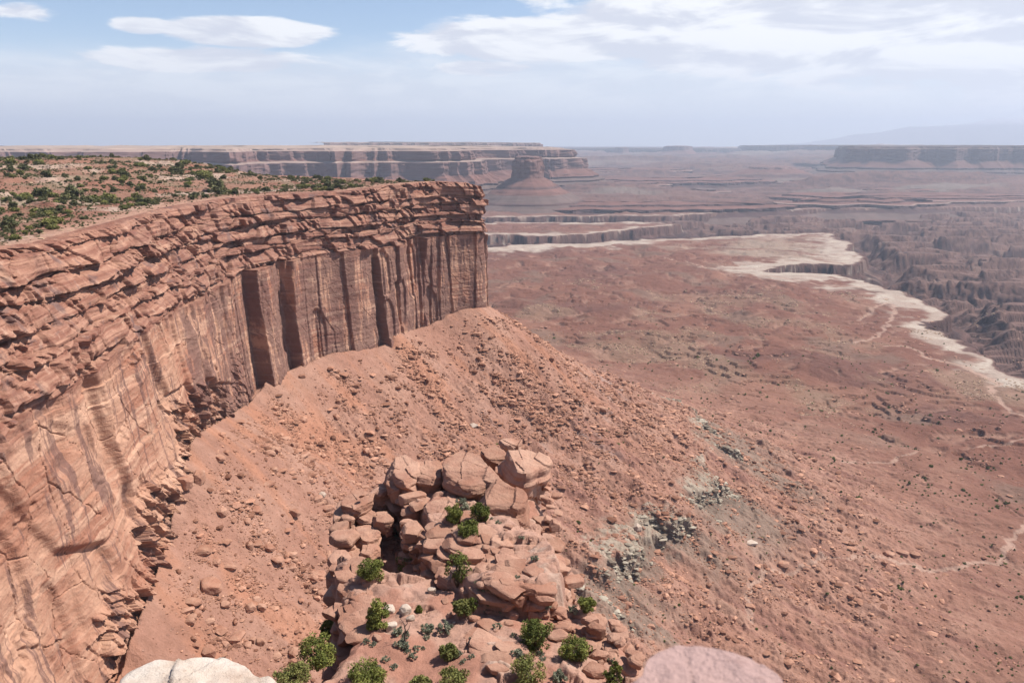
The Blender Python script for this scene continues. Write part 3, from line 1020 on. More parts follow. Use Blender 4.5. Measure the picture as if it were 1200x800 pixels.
    for i in range(NL):
        z0, z1 = zl[i], zl[i + 1]
        nr = 12
        for k in range(nr):
            t = k / (nr - 1)
            z = z0 + (z1 - z0) * t
            thick = np.maximum(z1 - z0, 1)
            a = vor((s + 4.0 * fbm(s / 20, z / 10, 2, 241 + i)) / 24 + 7.7 * i, z / 26 + 3.3 * i, 61, 0.98)
            b = vor((s + 0.25 * z + 1.0 * fbm(s / 6, z / 4, 2, 243 + i)) / 5.5 + 5.1 * i, z / 5.0, 65, 0.98)
            bs = sstep(-0.1, 0.30, fbm(s / 30, z * 0 + 3.3 * i, 2, 247)) * (0.85 + 0.15 * far)
            D = P[i] + soft1((rnd(a[2], 1) - 0.5) * (2.0 + 1.4 * far) + a[3] * (1.6 + 1.6 * far) + bs * ((rnd(b[2], 1) - 0.5) * 2.3 + b[3] * 2.0 + b[4] * 1.0)
                             - np.clip(1 - (a[1] - a[0]) / 0.04, 0, 1) * 1.3 - bs * np.clip(1 - (b[1] - b[0]) / 0.07, 0, 1) * 0.5) * front
            D = D + (gn(s / 40, (z + 0.05 * s) / 1.6, 251) * 0.50 + gn(s / 18, (z + 0.03 * s) / 0.8, 253) * 0.18 + fbm(s / 7, z / 6, 4, 255) * 0.45) * front
            D = D + lay[i] * np.maximum(z1 - z0, 0) * (0.5 - t)      # some beds lean back into slopes
            D = D - 0.25 * (t ** 8) - 0.7 * (1 - t) ** 8
            rowsD.append(D); rowsZ.append(z + 0 * D); rowsK.append(np.ones(nc))
        # tread up to the next riser (sloping with fallen debris)
        nxt = P[i + 1] if i + 1 < NL else -RIM_IN - 7
        ntr = 6
        last = rowsD[-1]
        for k in range(1, ntr + 1):
            t = k / (ntr + 1)
            D = last + (nxt - last) * t
            z = zl[i + 1] + 0.5 * t * np.clip((last - nxt) / 6, 0, 1) * 1.6 + 0.35 * fbm(s / 2.0, D / 2.0, 3, 261 + i) * front
            rowsD.append(D); rowsZ.append(z); rowsK.append(np.ones(nc))
    # onto the mesa top
    for k, (dd, dz) in enumerate([(3, 0.1), (8, -0.4), (14, -2.5)]):
        rowsD.append(-RIM_IN - 7 - dd); rowsZ.append(ZR + dz); rowsK.append(np.ones(nc))
    D = np.array(rowsD); Z = np.array(rowsZ); K = np.array(rowsK)
    D = np.maximum(D, -(RIM_IN + 25))
    X = CX[None] + NRM[None, :, 0] * D; Y = CY[None] + NRM[None, :, 1] * D
    # general roughness in space
    n = fbm3(X / 2.6, Y / 2.6, Z / 1.4, 3, 271) * 0.26 * front[None]
    X = X + NRM[None, :, 0] * n; Y = Y + NRM[None, :, 1] * n; Z = Z + n * 0.4
    v = np.stack([X, Y, Z], -1).reshape(-1, 3)
    st = np.stack([np.broadcast_to(s[None], X.shape), K, Z], -1).reshape(-1, 3)
    print('cliff grid', X.shape)
    o = mesh_obj('cliff', v, grid_faces(*X.shape), M_CLIFF, attrs={'v_st': st}, smooth=False)
    tag(o, kind='structure')


build_cliff()
tick('cliff')

# ------------------------------------------------------------------ mesa top behind the rim
RIM_C = CURVE - NRM * (RIM_IN + 7)[:, None]
KR = thin(RIM_C, CY)
RIM_POLY = np.vstack([RIM_C[KR], [(-2500, 1500), (-2500, -800), (600, -800), (100, -60), (20, -30), (-5, 10)]])
RIM_ARC = np.concatenate([[0], np.cumsum(np.linalg.norm(np.diff(RIM_C[KR], axis=0), axis=1))])
RIM_Z = ZR[KR]


def plateau(x, y):
    d, arc, ins = poly_dist(x, y, RIM_POLY)
    zr = np.interp(np.minimum(arc, RIM_ARC[-1]), RIM_ARC, RIM_Z)
    k = sstep(0, 160, d)
    base = zr * (1 - k) + -36.0 * k
    rise = 23.0 * sstep(-175, -400, x) * sstep(330, 860, np.hypot(x, y))
    crest = sstep(1500, 950, np.hypot(x, y))
    w = fbm(x / 120, y / 120, 4, 301)
    w2 = fbm(x / 26, y / 26, 4, 303)
    h = base + rise * (0.35 + 0.65 * crest) * sstep(10, 150, d) + (w * 3.0 + w2 * 0.8) * sstep(2, 50, d)
    led = terrace(h + 50, 3.4, 0.80, 0.3 * w2) - 50
    h = h + (led - h) * 0.7 * sstep(8, 60, d)
    h = h + 0.25 * fbm(x / 4, y / 4, 3, 305) - 0.9 * sstep(6, 0, d)
    return h, d, ins, w, w2


def build_mesa_top():
    th = np.radians(np.arange(-72, 1.5, 0.09))
    rs = [200.0]
    while rs[-1] < 1500: rs.append(rs[-1] + 1.2 + max(0, rs[-1] - 700) / 260)
    rs = np.array(rs)
    x = rs[:, None] * np.sin(th)[None]; y = rs[:, None] * np.cos(th)[None]
    h, d, ins, w, w2 = plateau(x, y)
    one = np.ones(x.shape + (3,))
    col = one * (0.33, 0.18, 0.125)

    def bl(c, a, f):
        return c + (np.array(a) - c) * np.clip(f, 0, 1)[..., None]
    col = bl(col, (0.30, 0.14, 0.095), sstep(-0.1, 0.4, fbm(x / 70, y / 70, 4, 311)))
    col = bl(col, (0.54, 0.40, 0.31), sstep(0.06, 0.34, fbm(x / 55, y / 90, 5, 313)) * 0.85)
    col = bl(col, (0.24, 0.20, 0.13), sstep(0.0, 0.4, fbm(x / 30, y / 30, 4, 315)) * sstep(20, 70, d) * 0.55)
    col = bl(col, (0.50, 0.29, 0.205), sstep(26, 6, d + 8 * w2))
    idx = np.arange(x.size).reshape(x.shape)
    f = grid_faces(*x.shape)
    keep = ins.ravel()[f].all(1)
    f = f[keep]
    used = np.unique(f); remap = np.zeros(x.size, np.int64); remap[used] = np.arange(len(used))
    v = np.stack([x, y, h], -1).reshape(-1, 3)[used]
    o = mesh_obj('mesa_top', v, remap[f][:, ::-1], M_TERR, attrs={'Col': col.reshape(-1, 3)[used]})
    tag(o, kind='structure')


build_mesa_top()
tick('mesa top')

# ------------------------------------------------------------------ far mesas, butte, mountains
def mat_far():
    m, g, b = new_mat('far_sandstone')
    at_ = g.n('ShaderNodeAttribute', attribute_name='Col')
    geo = g.n('ShaderNodeNewGeometry')
    p = geo.outputs['Position']
    n1 = g.noise(g.scalev(p, (0.012, 0.012, 0.004)), 1.0, 6, 0.65)
    n2 = g.noise(g.scalev(p, (0.004, 0.004, 0.06)), 1.0, 5, 0.6)
    c = g.mix(1.0, at_.outputs['Color'], (0.64, 0.62, 0.64), 'MULTIPLY')
    c = g.mix(1.0, c, g.mix(n1, (0.68, 0.66, 0.66), (1.3, 1.32, 1.34)), 'MULTIPLY')
    c = g.mix(1.0, c, g.mix(n2, (0.75, 0.74, 0.73), (1.22, 1.24, 1.26)), 'MULTIPLY')
    g.l(c, b.inputs['Base Color'])
    return m


M_FAR = mat_far()


def far_mesa(name, spine, levels, scallop=150.0, wl=420.0, seed=0, step=9.0, back=2500.0, closed=False, cols=None, rough=1.0, shade=1.0):
    """spine: plan points along the cliff front; levels: rows (outward offset, height or photo row, colour, share of the scallops);
    a height given as ('px', y) is read off the photograph at the depth of the front"""
    pts = catmull(np.array(spine, float), step)
    if closed: pts = pts[:-1]
    nc = len(pts)
    t = np.roll(pts, -1, 0) - np.roll(pts, 1, 0) if closed else np.gradient(pts, axis=0)
    for _ in range(12):
        if closed: t = (np.roll(t, 1, 0) + 2 * t + np.roll(t, -1, 0)) / 4
        else: t[1:-1] = (t[:-2] + 2 * t[1:-1] + t[2:]) / 4
    t /= np.linalg.norm(t, axis=1)[:, None]
    nr = np.stack([t[:, 1], -t[:, 0]], 1)
    s = np.concatenate([[0], np.cumsum(np.linalg.norm(np.diff(pts, axis=0), axis=1))])
    x, y = pts[:, 0], pts[:, 1]
    big = ridged(x / wl + seed, y / wl, 3, 401 + seed, 0.45)
    med = ridged(x / (wl * .28) + seed, y / (wl * .28), 3, 405 + seed)
    Xs, Ys, Zs, Cs = [], [], [], []
    prev = None
    sub = []
    for i, (off, h, colr, sh) in enumerate(levels):
        if i:
            po, ph, pc, ps = levels[i - 1]
            nsub = 10 if (abs(po - off) < 60) else 5
            for k in range(1, nsub + 1):
                f = k / nsub
                sub.append((po + (off - po) * f, ph + (h - ph) * f, colr if k > 0 else pc, ps + (sh - ps) * f))
        else:
            sub.append((off, h, colr, sh))
    for off, h, colr, sh in sub:
        D = off + sh * (scallop * (big - 0.2) + 0.22 * scallop * med) + rough * 14 * fbm(s / 60, s * 0 + h / 25, 3, 409 + seed) * min(1, sh + .15)
        X = x + nr[:, 0] * D; Y = y + nr[:, 1] * D
        Z = h + (rough * 10 * fbm(X / 220, Y / 220, 4, 411 + seed)) * (1 - sh * .6) + 0 * D
        cvar = 1 + 0.25 * fbm(s / 120, s * 0 + h / 15, 3, 413 + seed)
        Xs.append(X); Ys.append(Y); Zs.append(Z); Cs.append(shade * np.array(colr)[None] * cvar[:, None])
    v = np.stack([np.array(Xs), np.array(Ys), np.array(Zs)], -1).reshape(-1, 3)
    o = mesh_obj(name, v, grid_faces(len(Xs), nc, wrap=closed), M_FAR, attrs={'Col': np.array(Cs).reshape(-1, 3)}, smooth=False)
    tag(o, kind='structure')
    return o


def P2(px, Y):
    """plan point at depth Y under photo column px (measured near the horizon)"""
    return (at(px, 185, Y=Y)[0], Y)


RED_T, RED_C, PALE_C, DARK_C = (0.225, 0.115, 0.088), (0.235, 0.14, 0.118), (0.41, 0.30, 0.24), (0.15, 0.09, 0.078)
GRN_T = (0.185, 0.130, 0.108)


def cliff_levels(top, base, toe, toe_z, tier=None, cap=(0.42, 0.30, 0.22)):
    """talus apron, sheer cliff, ledges and cap of a mesa"""
    h = base - toe_z
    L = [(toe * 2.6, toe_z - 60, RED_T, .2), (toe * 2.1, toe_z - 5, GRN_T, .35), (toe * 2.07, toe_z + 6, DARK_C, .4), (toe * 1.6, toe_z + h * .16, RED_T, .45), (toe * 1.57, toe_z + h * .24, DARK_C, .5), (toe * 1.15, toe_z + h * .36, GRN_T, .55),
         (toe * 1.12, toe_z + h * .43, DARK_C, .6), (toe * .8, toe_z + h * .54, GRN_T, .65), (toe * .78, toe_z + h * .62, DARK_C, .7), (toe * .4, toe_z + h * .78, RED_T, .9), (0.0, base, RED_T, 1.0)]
    if tier is None:
        L += [(-14, top - 22, RED_C, 1.0), (-45, top - 18, PALE_C, 1.0), (-55, top - 4, RED_C, 1.0), (-90, top, cap, .9), (-900, top + 6, cap, .2), (-2200, top + 8, cap, 0.0)]
    else:
        L += [(-14, tier, RED_C, 1.0), (-130, tier + 9, PALE_C, 1.1), (-165, tier + 20, RED_T, 1.3), (-185, top - 22, RED_C, 1.3), (-240, top - 14, PALE_C, 1.15), (-250, top - 6, PALE_C, 1.1), (-300, top, cap, .9), (-900, top + 7, cap, .3), (-2400, top + 10, cap, 0.0)]
    return L


far_mesa('mesa', [P2(-900, 3300), P2(-500, 3700), P2(-250, 4100), P2(-50, 4300), P2(80, 4600), P2(180, 4500), P2(300, 4700), P2(380, 5000), P2(470, 5100), P2(545, 5500), P2(575, 5900), P2(590, 6300), P2(620, 6500), P2(645, 6560), P2(654, 6640), P2(652, 6900), P2(635, 7300), P2(590, 8000), P2(500, 9500)],
         cliff_levels(-16, -185, 210, -330, -105, (0.46, 0.35, 0.27)), 400, 620, 1, 10)
far_mesa('mesa', [P2(380, 10000), P2(470, 10300), P2(560, 10600), P2(622, 10800), P2(626, 11100), P2(600, 12500)],
         cliff_levels(28, -190, 300, -350, None, (0.36, 0.27, 0.20)), 160, 500, 2, 22)
# lone butte with its cone of talus
bc = np.array(P2(618, 5050))
ring = [(bc[0] + 82 * math.cos(a) * (1.1 if abs(math.sin(a)) < .5 else 1), bc[1] - 150 * math.sin(a) * -1) for a in np.linspace(0, 2 * math.pi, 13)]
far_mesa('butte', ring, [(330, -384, RED_T, 2.5), (235, -345, GRN_T, 2.2), (226, -335, DARK_C, 2.0), (150, -292, GRN_T, 1.6), (95, -258, RED_T, 1.2), (88, -250, DARK_C, 1.2), (0, -196, RED_T, 1), (-10, -92, (0.22, 0.12, 0.095), 1), (-22, -84, (0.22, 0.12, 0.095), 1), (-26, -70, (0.22, 0.12, 0.095), 1), (-50, -66, RED_C, .3), (-80, -68, RED_C, .0)],
         26, 120, 3, 6, closed=True, rough=0.7)
far_mesa('mesa', [P2(1002, 13500), P2(1003, 11000), P2(1008, 9400), P2(1016, 9050), P2(1045, 8850), P2(1085, 8900), P2(1120, 8800), P2(1180, 8700), P2(1230, 8500), P2(1300, 8300), P2(1420, 7900), P2(1700, 7200)],
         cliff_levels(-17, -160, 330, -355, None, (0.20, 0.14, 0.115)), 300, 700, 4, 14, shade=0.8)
far_mesa('mesa', [P2(872, 22000), P2(880, 17500), P2(890, 16800), P2(930, 16500), P2(985, 16300), P2(1060, 16000), P2(1200, 15800)],
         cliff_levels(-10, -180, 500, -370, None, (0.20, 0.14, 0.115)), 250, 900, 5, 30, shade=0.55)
far_mesa('mesa', [P2(640, 21000), P2(690, 19000), P2(715, 18300), P2(750, 18000), P2(765, 17700), P2(790, 17600), P2(806, 17800), P2(850, 18000), P2(880, 18500), P2(900, 20000)],
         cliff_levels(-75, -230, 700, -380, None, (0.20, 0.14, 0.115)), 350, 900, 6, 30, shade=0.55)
for (px, D, w, top, sd) in ((793, 17000, 260, -18, 7), (728, 17400, 120, -45, 8), (905, 8700, 200, -215, 9), (870, 12500, 420, -250, 10)):
    c = np.array(P2(px, D))
    rg = [(c[0] + w * math.cos(a), c[1] + w * 1.5 * math.sin(a)) for a in np.linspace(0, 2 * math.pi, 13)]
    far_mesa('butte', rg, [(w * 3.5, -375, RED_T, .3), (w * 1.5, -330, RED_T, .5), (0, top - 90 if top > -150 else top - 30, RED_T, 1), (-w * .1, top - 12, RED_C, 1), (-w * .3, top, RED_C, .5), (-w * .95, top + 1, RED_C, 0)], w * .35, w * 1.6, sd, 14 if D < 10000 else 30, closed=True, rough=0.6)
# low tables and ledges of the basin, one behind the other
rl = np.random.default_rng(23)
tables = [(790, 7600, 900, 500, -318), (1000, 7600, 700, 300, -335), (700, 6900, 600, 300, -322), (900, 10500, 1200, 600, -300), (740, 9500, 700, 500, -285)]
for Yb in np.linspace(5050, 11500, 11):
    for _ in range(3):
        tables.append((rl.uniform(560, 1220), Yb * rl.uniform(.96, 1.04), rl.uniform(350, 1500), rl.uniform(120, 420), rl.uniform(-366, -348) + max(0, (Yb - 6500) / 90) * rl.uniform(.3, 1)))
for sd, (px, D, w, dpt, top) in enumerate(tables):
    c = np.array(P2(px, D))
    rg = [(c[0] + w * math.cos(a), c[1] + dpt * math.sin(a)) for a in np.linspace(0, 2 * math.pi, 17)]
    k = rl.uniform()
    edge = PALE_C if k < .4 else RED_T
    DK = (0.105, 0.062, 0.055)
    far_mesa('low_mesa', rg, [(260, top - 75, RED_T, .5), (120, top - 44, GRN_T, .8), (45, top - 34, DK, .9), (0, top - 22, DK, 1), (-6, top - 2, DK, 1), (-18, top, edge, 1), (-110, top + 5, RED_T, .8), (-120, top + 14, DK, .8), (-min(w, dpt) * .9, top + 20, RED_T, 0)], 120, 420, sd + 11, 16, closed=True)


def build_hills():
    """pale slickrock country at the skyline and the snow-streaked range behind it"""
    th = np.radians(np.linspace(-6, 44, 620))
    for name, r0, r1, nrw, f in (('hills', 20500, 24000, 40, 0), ('mountains', 39000, 43500, 70, 1)):
        rs = np.linspace(r0, r1, nrw)
        x = rs[:, None] * np.sin(th)[None]; y = rs[:, None] * np.cos(th)[None]
        t = (rs - r0) / (r1 - r0)
        if f == 0:
            h = -380 + 330 * np.sin(np.clip(t * 1.15, 0, 1) * math.pi / 2)[:, None] * (0.86 + 0.3 * fbm(x / 3000, y / 2200, 5, 501)) + 40 * ridged(x / 900, y / 900, 3, 503) + 60 * sstep(16, 30, np.degrees(th))[None]
            pale = sstep(-0.15, 0.3, fbm(x / 1800, y / 900, 4, 505))
            col = np.array((0.33, 0.20, 0.16)) + (np.array((0.66, 0.55, 0.47)) - np.array((0.33, 0.20, 0.16))) * pale[..., None]
        else:
            az = np.degrees(th)
            px = [-6, 14, 19.5, 22, 24, 26.5, 28.5, 30, 31.2, 32.5, 34, 37, 40, 44]
            hh = [-250, -120, 80, 380, 570, 830, 950, 1110, 1160, 1170, 1110, 800, 400, 120]
            prof = np.interp(az, px, hh)
            h = -380 + (prof + 380)[None] * np.sin(np.clip(t, 0, 1) * math.pi / 2)[:, None] ** 1.2 + (ridged(x / 3600, y / 3600, 5, 511) - 0.3) * 170 * np.clip(prof / 700, 0, 1)[None] * t[:, None]
            snow = sstep(800, 980, h + 90 * fbm(x / 500, y / 500, 4, 513))
            col = np.array((0.36, 0.35, 0.35)) + (np.array((0.78, 0.79, 0.82)) - np.array((0.36, 0.35, 0.35))) * snow[..., None] * 0.7
        v = np.stack([x, y, h], -1).reshape(-1, 3)
        o = mesh_obj(name, v, grid_faces(*x.shape)[:, ::-1], M_FAR, attrs={'Col': col.reshape(-1, 3)})
        tag(o, kind='structure')


build_hills()
tick('far country')


# ------------------------------------------------------------------ the air
def build_haze():
    x0, x1, y0, y1, z0, z1 = -34000, 34000, -1500, 46500, -760, 1300
    v = [(x, y, z) for z in (z0, z1) for y in (y0, y1) for x in (x0, x1)]
    f = [(0, 2, 3, 1), (4, 5, 7, 6), (0, 1, 5, 4), (1, 3, 7, 5), (3, 2, 6, 7), (2, 0, 4, 6)]
    m = bpy.data.materials.new('haze')
    m.use_nodes = True
    g = NT(m.node_tree)
    out = g.n('ShaderNodeOutputMaterial')
    pv = g.n('ShaderNodeVolumePrincipled')
    pv.inputs['Color'].default_value = (*HAZE_COLOR, 1)
    pv.inputs['Density'].default_value = HAZE_DENSITY
    pv.inputs['Anisotropy'].default_value = 0.15
    g.l(pv.outputs[0], out.inputs['Volume'])
    o = mesh_obj('haze', np.array(v), np.array(f), m, smooth=False)
    tag(o, kind='stuff')


build_haze()
tick('haze')

# ------------------------------------------------------------------ the outcrop below the overlook
FIN_OUT = [(300, 850), (350, 808), (388, 788), (408, 764), (424, 742), (414, 716), (400, 702), (397, 655), (410, 612), (422, 580), (452, 550), (500, 545), (530, 534), (580, 528), (622, 562), (641, 610), (652, 655), (662, 695), (700, 722), (765, 768), (840, 850)]
FZ = -36.0
FIN_POLY = pxpoly(FIN_OUT, FZ)
FIN_POLY = np.vstack([FIN_POLY, [(24, 30), (-24, 30)]])
SLAB = pxpoly([(482, 618), (500, 610), (560, 604), (600, 604), (640, 628), (655, 660), (660, 690), (640, 702), (590, 700), (552, 690), (533, 668), (510, 640)], -34.5)
ALCOVE = pxpoly([(395, 603), (440, 590), (470, 583), (490, 610), (505, 645), (532, 680), (515, 692), (470, 690), (430, 674), (400, 668), (370, 650), (370, 615)], -37.5)
MIDL = pxpoly([(492, 606), (490, 590), (520, 575), (560, 570), (600, 590), (590, 612), (540, 622)], -35.5)


def fin_top(x, y):
    w = fbm(x / 7, y / 7, 4, 601)
    w2 = fbm(x / 1.9, y / 1.9, 4, 603)
    w3 = fbm(x / 0.55, y / 0.55, 3, 605)
    z = FZ + 0.02 * (60 - y) + w * 0.7 + 0.0 * x
    # the bedrock falls to the right
    z = z - 0.16 * np.maximum(x - 2.0, 0) ** 1.1

    def inside(poly, soft, wob=0.6):
        d, _, i = poly_dist(x + w2 * wob, y + w * wob, poly)
        return sstep(-soft, soft, np.where(i, d, -d)), np.where(i, d, -d)
    f, ds = inside(SLAB, 0.28)
    z = z + f * (2.3 + 0.10 * (x - 3) - 0.02 * (y - 66) + w * 0.8)
    fm, _ = inside(MIDL, 0.5)
    z = z + fm * 0.9
    fa, da = inside(ALCOVE, 0.5)
    z = z - fa * (5.2 + 1.6 * w)
    # fractured pavement: slabs with open joints
    u = x * 0.92 + y * 0.30; v = -x * 0.34 + y * 0.92
    a = vor((u + 0.5 * w2) / 4.0, (v + 0.5 * w2) / 2.5, 71, 0.95)
    b = vor((u + 0.2 * w3) / 0.95, v / 0.7, 75, 0.95)
    rock = sstep(-0.10, 0.12, fbm(x / 6, y / 7, 3, 607) + 0.02 + 0.6 * f + 0.3 * sstep(58, 64, y) + 0.3 * sstep(3.5, 6, x))
    bro = sstep(-0.05, 0.25, fbm(x / 5, y / 5, 3, 609))
    on = sstep(-0.05, 0.3, fbm(x / 4.2, y / 3.4, 3, 608) + 0.12)
    z = z + rock * on * ((rnd(a[2], 1) - 0.5) * 0.60 + a[3] * 0.5 + a[4] * 0.5 - np.clip(1 - (a[1] - a[0]) / 0.045, 0, 1) * 0.42)
    z = z + rock * bro * ((rnd(b[2], 1) - 0.5) * 0.16 + b[4] * 0.14 - np.clip(1 - (b[1] - b[0]) / 0.09, 0, 1) * 0.16)
    z = z + w2 * 0.09 + w3 * 0.03
    return z, rock, f, fa, a, b


def fin_surface(x, y):
    z, rock, f, fa, a, b = fin_top(x, y)
    w = fbm(x / 6, y / 6, 4, 611); w2 = fbm(x / 1.8, y / 1.8, 3, 613)
    cell = vor(x / 1.3, y / 1.3, 83, .95)
    z = z - (fa > 0.03) * (fa < 0.97) * rnd(cell[2], 1) * 1.6
    d, _, i = poly_dist(x + w2 * 0.5 + w * 1.0, y + w2 * 0.5 - w * 1.0, FIN_POLY)
    out = np.where(i, -d, d)
    drop = np.interp(out, [-0.7, 0, 0.5, 1.2, 1.8, 2.6, 3.4, 5.0, 9.0, 30], [0, 0.5, 5.0, 6.0, 12.5, 13.5, 22, 34, 52, 85])
    bl = vor(x / 1.6, y / 1.6, 79, .95)
    drop = drop * (1 + 0.25 * (rnd(bl[2], 1) - .5) * sstep(0, 1.5, out))
    lip = (out < 0.3)
    return z - drop, rock, f, fa, out


def build_outcrop():
    xs = np.arange(-27, 27, 0.105); ys = np.arange(33, 106, 0.105)
    x, y = np.meshgrid(xs, ys)
    z, rock, f, fa, out = fin_surface(x, y)
    one = np.ones(x.shape + (3,))
    soil = one * (0.47, 0.235, 0.165)
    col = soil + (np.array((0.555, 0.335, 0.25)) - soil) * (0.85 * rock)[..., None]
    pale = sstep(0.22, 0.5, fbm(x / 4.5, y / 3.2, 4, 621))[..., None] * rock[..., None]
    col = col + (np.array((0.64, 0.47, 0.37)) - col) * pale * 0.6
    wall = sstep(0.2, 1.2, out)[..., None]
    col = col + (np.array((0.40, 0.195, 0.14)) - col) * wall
    m, g, b = new_mat('outcrop_sandstone')
    at_ = g.n('ShaderNodeAttribute', attribute_name='Col')
    geo = g.n('ShaderNodeNewGeometry'); p = geo.outputs['Position']
    n1 = g.noise(p, 0.5, 6, 0.65); n2 = g.noise(p, 4.0, 5, 0.7); n3 = g.noise(p, 16.0, 3, 0.7)
    c = g.mix(1.0, at_.outputs['Color'], (0.68, 0.68, 0.70), 'MULTIPLY')
    c = g.mix(1.0, c, g.mix(n1, (0.74, 0.72, 0.71), (1.26, 1.28, 1.30)), 'MULTIPLY')
    c = g.mix(1.0, c, g.mix(n2, (0.80, 0.78, 0.77), (1.18, 1.20, 1.21)), 'MULTIPLY')
    c = g.mix(g.m('MULTIPLY', g.mapr(n2, 0.60, 0.72), 0.4), c, (0.20, 0.11, 0.085))
    g.l(c, b.inputs['Base Color'])
    h = g.m('ADD', g.m('MULTIPLY', n2, 0.14), g.m('MULTIPLY', n3, 0.03))
    bump(g, b, h, 1.0, 0.9)
    v = np.stack([x, y, z], -1).reshape(-1, 3)
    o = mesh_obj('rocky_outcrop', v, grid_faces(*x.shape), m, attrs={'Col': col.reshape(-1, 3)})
    tag(o, kind='structure')
    return xs, ys, z


FXS, FYS, FINZ = build_outcrop()


def fin_z(x, y):
    j = int(np.clip(round((x - FXS[0]) / 0.105), 0, len(FXS) - 1)); i = int(np.clip(round((y - FYS[0]) / 0.105), 0, len(FYS) - 1))
    return float(FINZ[i, j])


def fin_hit(px, py):
    """where the photo ray meets the outcrop"""
    a = at(px, py, Y=1.0)
    for Y in np.arange(36, 104, 0.1):
        p = a * Y
        if p[2] < fin_z(p[0], p[1]): return p
    return at(px, py, z=FZ)


def prism_boulder(name, poly_px, z0, m, thick, mat, under=0.15, seed=0, rough=0.16, round_=0.12, dome=0.05, bed=0.0, smooth=True, ds=1.0, Y0=78.0, cuts=7, depth=(0.76, 0.96)):
    """boulder whose top outline follows the photographed one, with its own depth, sides and underside"""
    pts = np.array([at(px, py, z0=z0, Y0=np_y0, m=m) for (px, py) in poly_px for np_y0 in [Y0]])
    c = pts.mean(0)
    ang = np.arctan2(pts[:, 1] - c[1], pts[:, 0] - c[0])
    o = np.argsort(ang); ang = ang[o]; rad = np.hypot(pts[o, 0] - c[0], pts[o, 1] - c[1])
    nphi, nr = 110, 64
    phi = np.linspace(-np.pi, np.pi, nphi, endpoint=False)
    r = np.interp(phi, np.concatenate([ang - 2 * np.pi, ang, ang + 2 * np.pi]), np.tile(rad, 3))
    r = (np.roll(r, 1) + 2 * r + np.roll(r, -1)) / 4
    t = np.linspace(0, 1, nr)
    # profile: top to the rim, rounded edge, side, underside
    prof_r = np.interp(t, [0, .40, .48, .54, .62, .78, .88, 1], [0, 1 - round_ * .9, 1 - round_ * .25, 1.0, 1.0 + 0.02, 1 - under * .6, 1 - under, 0])
    prof_h = np.interp(t, [0, .40, .48, .54, .62, .78, .88, 1], [0, -dome * .5, -dome * .9, -dome - .06, -dome - .26, -.75, -1, -1.02])
    RR = prof_r[:, None] * r[None]
    X = RR * np.cos(phi)[None]; Y = RR * np.sin(phi)[None]
    H = prof_h[:, None] * thick + 0 * X
    # planes: a few flat breaks across the sides
    rg = np.random.default_rng(900 + seed)
    Zp = m * Y * np.clip(1 + prof_h, 0, 1)[:, None]
    Z = H + Zp
    for _ in range(cuts):
        a = rg.uniform(0, 2 * np.pi); e = rg.uniform(-0.45, 0.65)
        n = np.array((math.cos(a) * math.cos(e), math.sin(a) * math.cos(e), math.sin(e)))
        size = np.percentile(np.abs(X * n[0] + Y * n[1] + (Z + thick / 2) * n[2]), 97)
        lim = size * rg.uniform(*depth)
        q = X * n[0] + Y * n[1] + (Z + thick / 2) * n[2] - lim
        k = np.clip(q, 0, None)
        X -= k * n[0]; Y -= k * n[1]; Z -= k * n[2]
    wx, wy, wz = X + c[0], Y + c[1], Z + c[2]
    sc = max(0.5 * ds, float(rad.mean()))
    f1 = fbm3(wx / sc * 1.1, wy / sc * 1.1, wz / sc * 1.1, 3, 700 + seed)
    f2 = fbm3(wx / .75 / ds, wy / .75 / ds, wz / .4 / ds, 5, 720 + seed)
    bd = vn3(wx * .15 / ds, wy * .15 / ds, wz * 1.7 / ds + .3 * f2, 740 + seed)
    bd = np.sign(bd) * np.abs(bd) ** .6
    amt = f1 * rough * sc * .55 + (f2 * 0.17 + bd * bed) * ds
    ch = vor((wx + .4 * wz) / 2.3 / ds, (wz * 1.5 + .5 * wy) / 2.0 / ds, 90 + seed, .95)
    amt = amt + ((rnd(ch[2], 1) - .5) * 0.07 + ch[3] * .22 ) * ds * (0.35 if ds < .1 else 1)
    L = np.sqrt(X ** 2 + Y ** 2 + (Z + thick / 2) ** 2) + 1e-6
    X += X / L * amt; Y += Y / L * amt; Z += (Z + thick / 2) / L * amt * 0.8
    Z = Z + thick                                           # stands on its base
    v = np.stack([X, Y, Z], -1).reshape(-1, 3)
    ob = mesh_obj(name, v, grid_faces(nr, nphi, wrap=True)[:, ::-1], mat, smooth=smooth)
    ob.location = (c[0], c[1], c[2] - thick)
    return ob


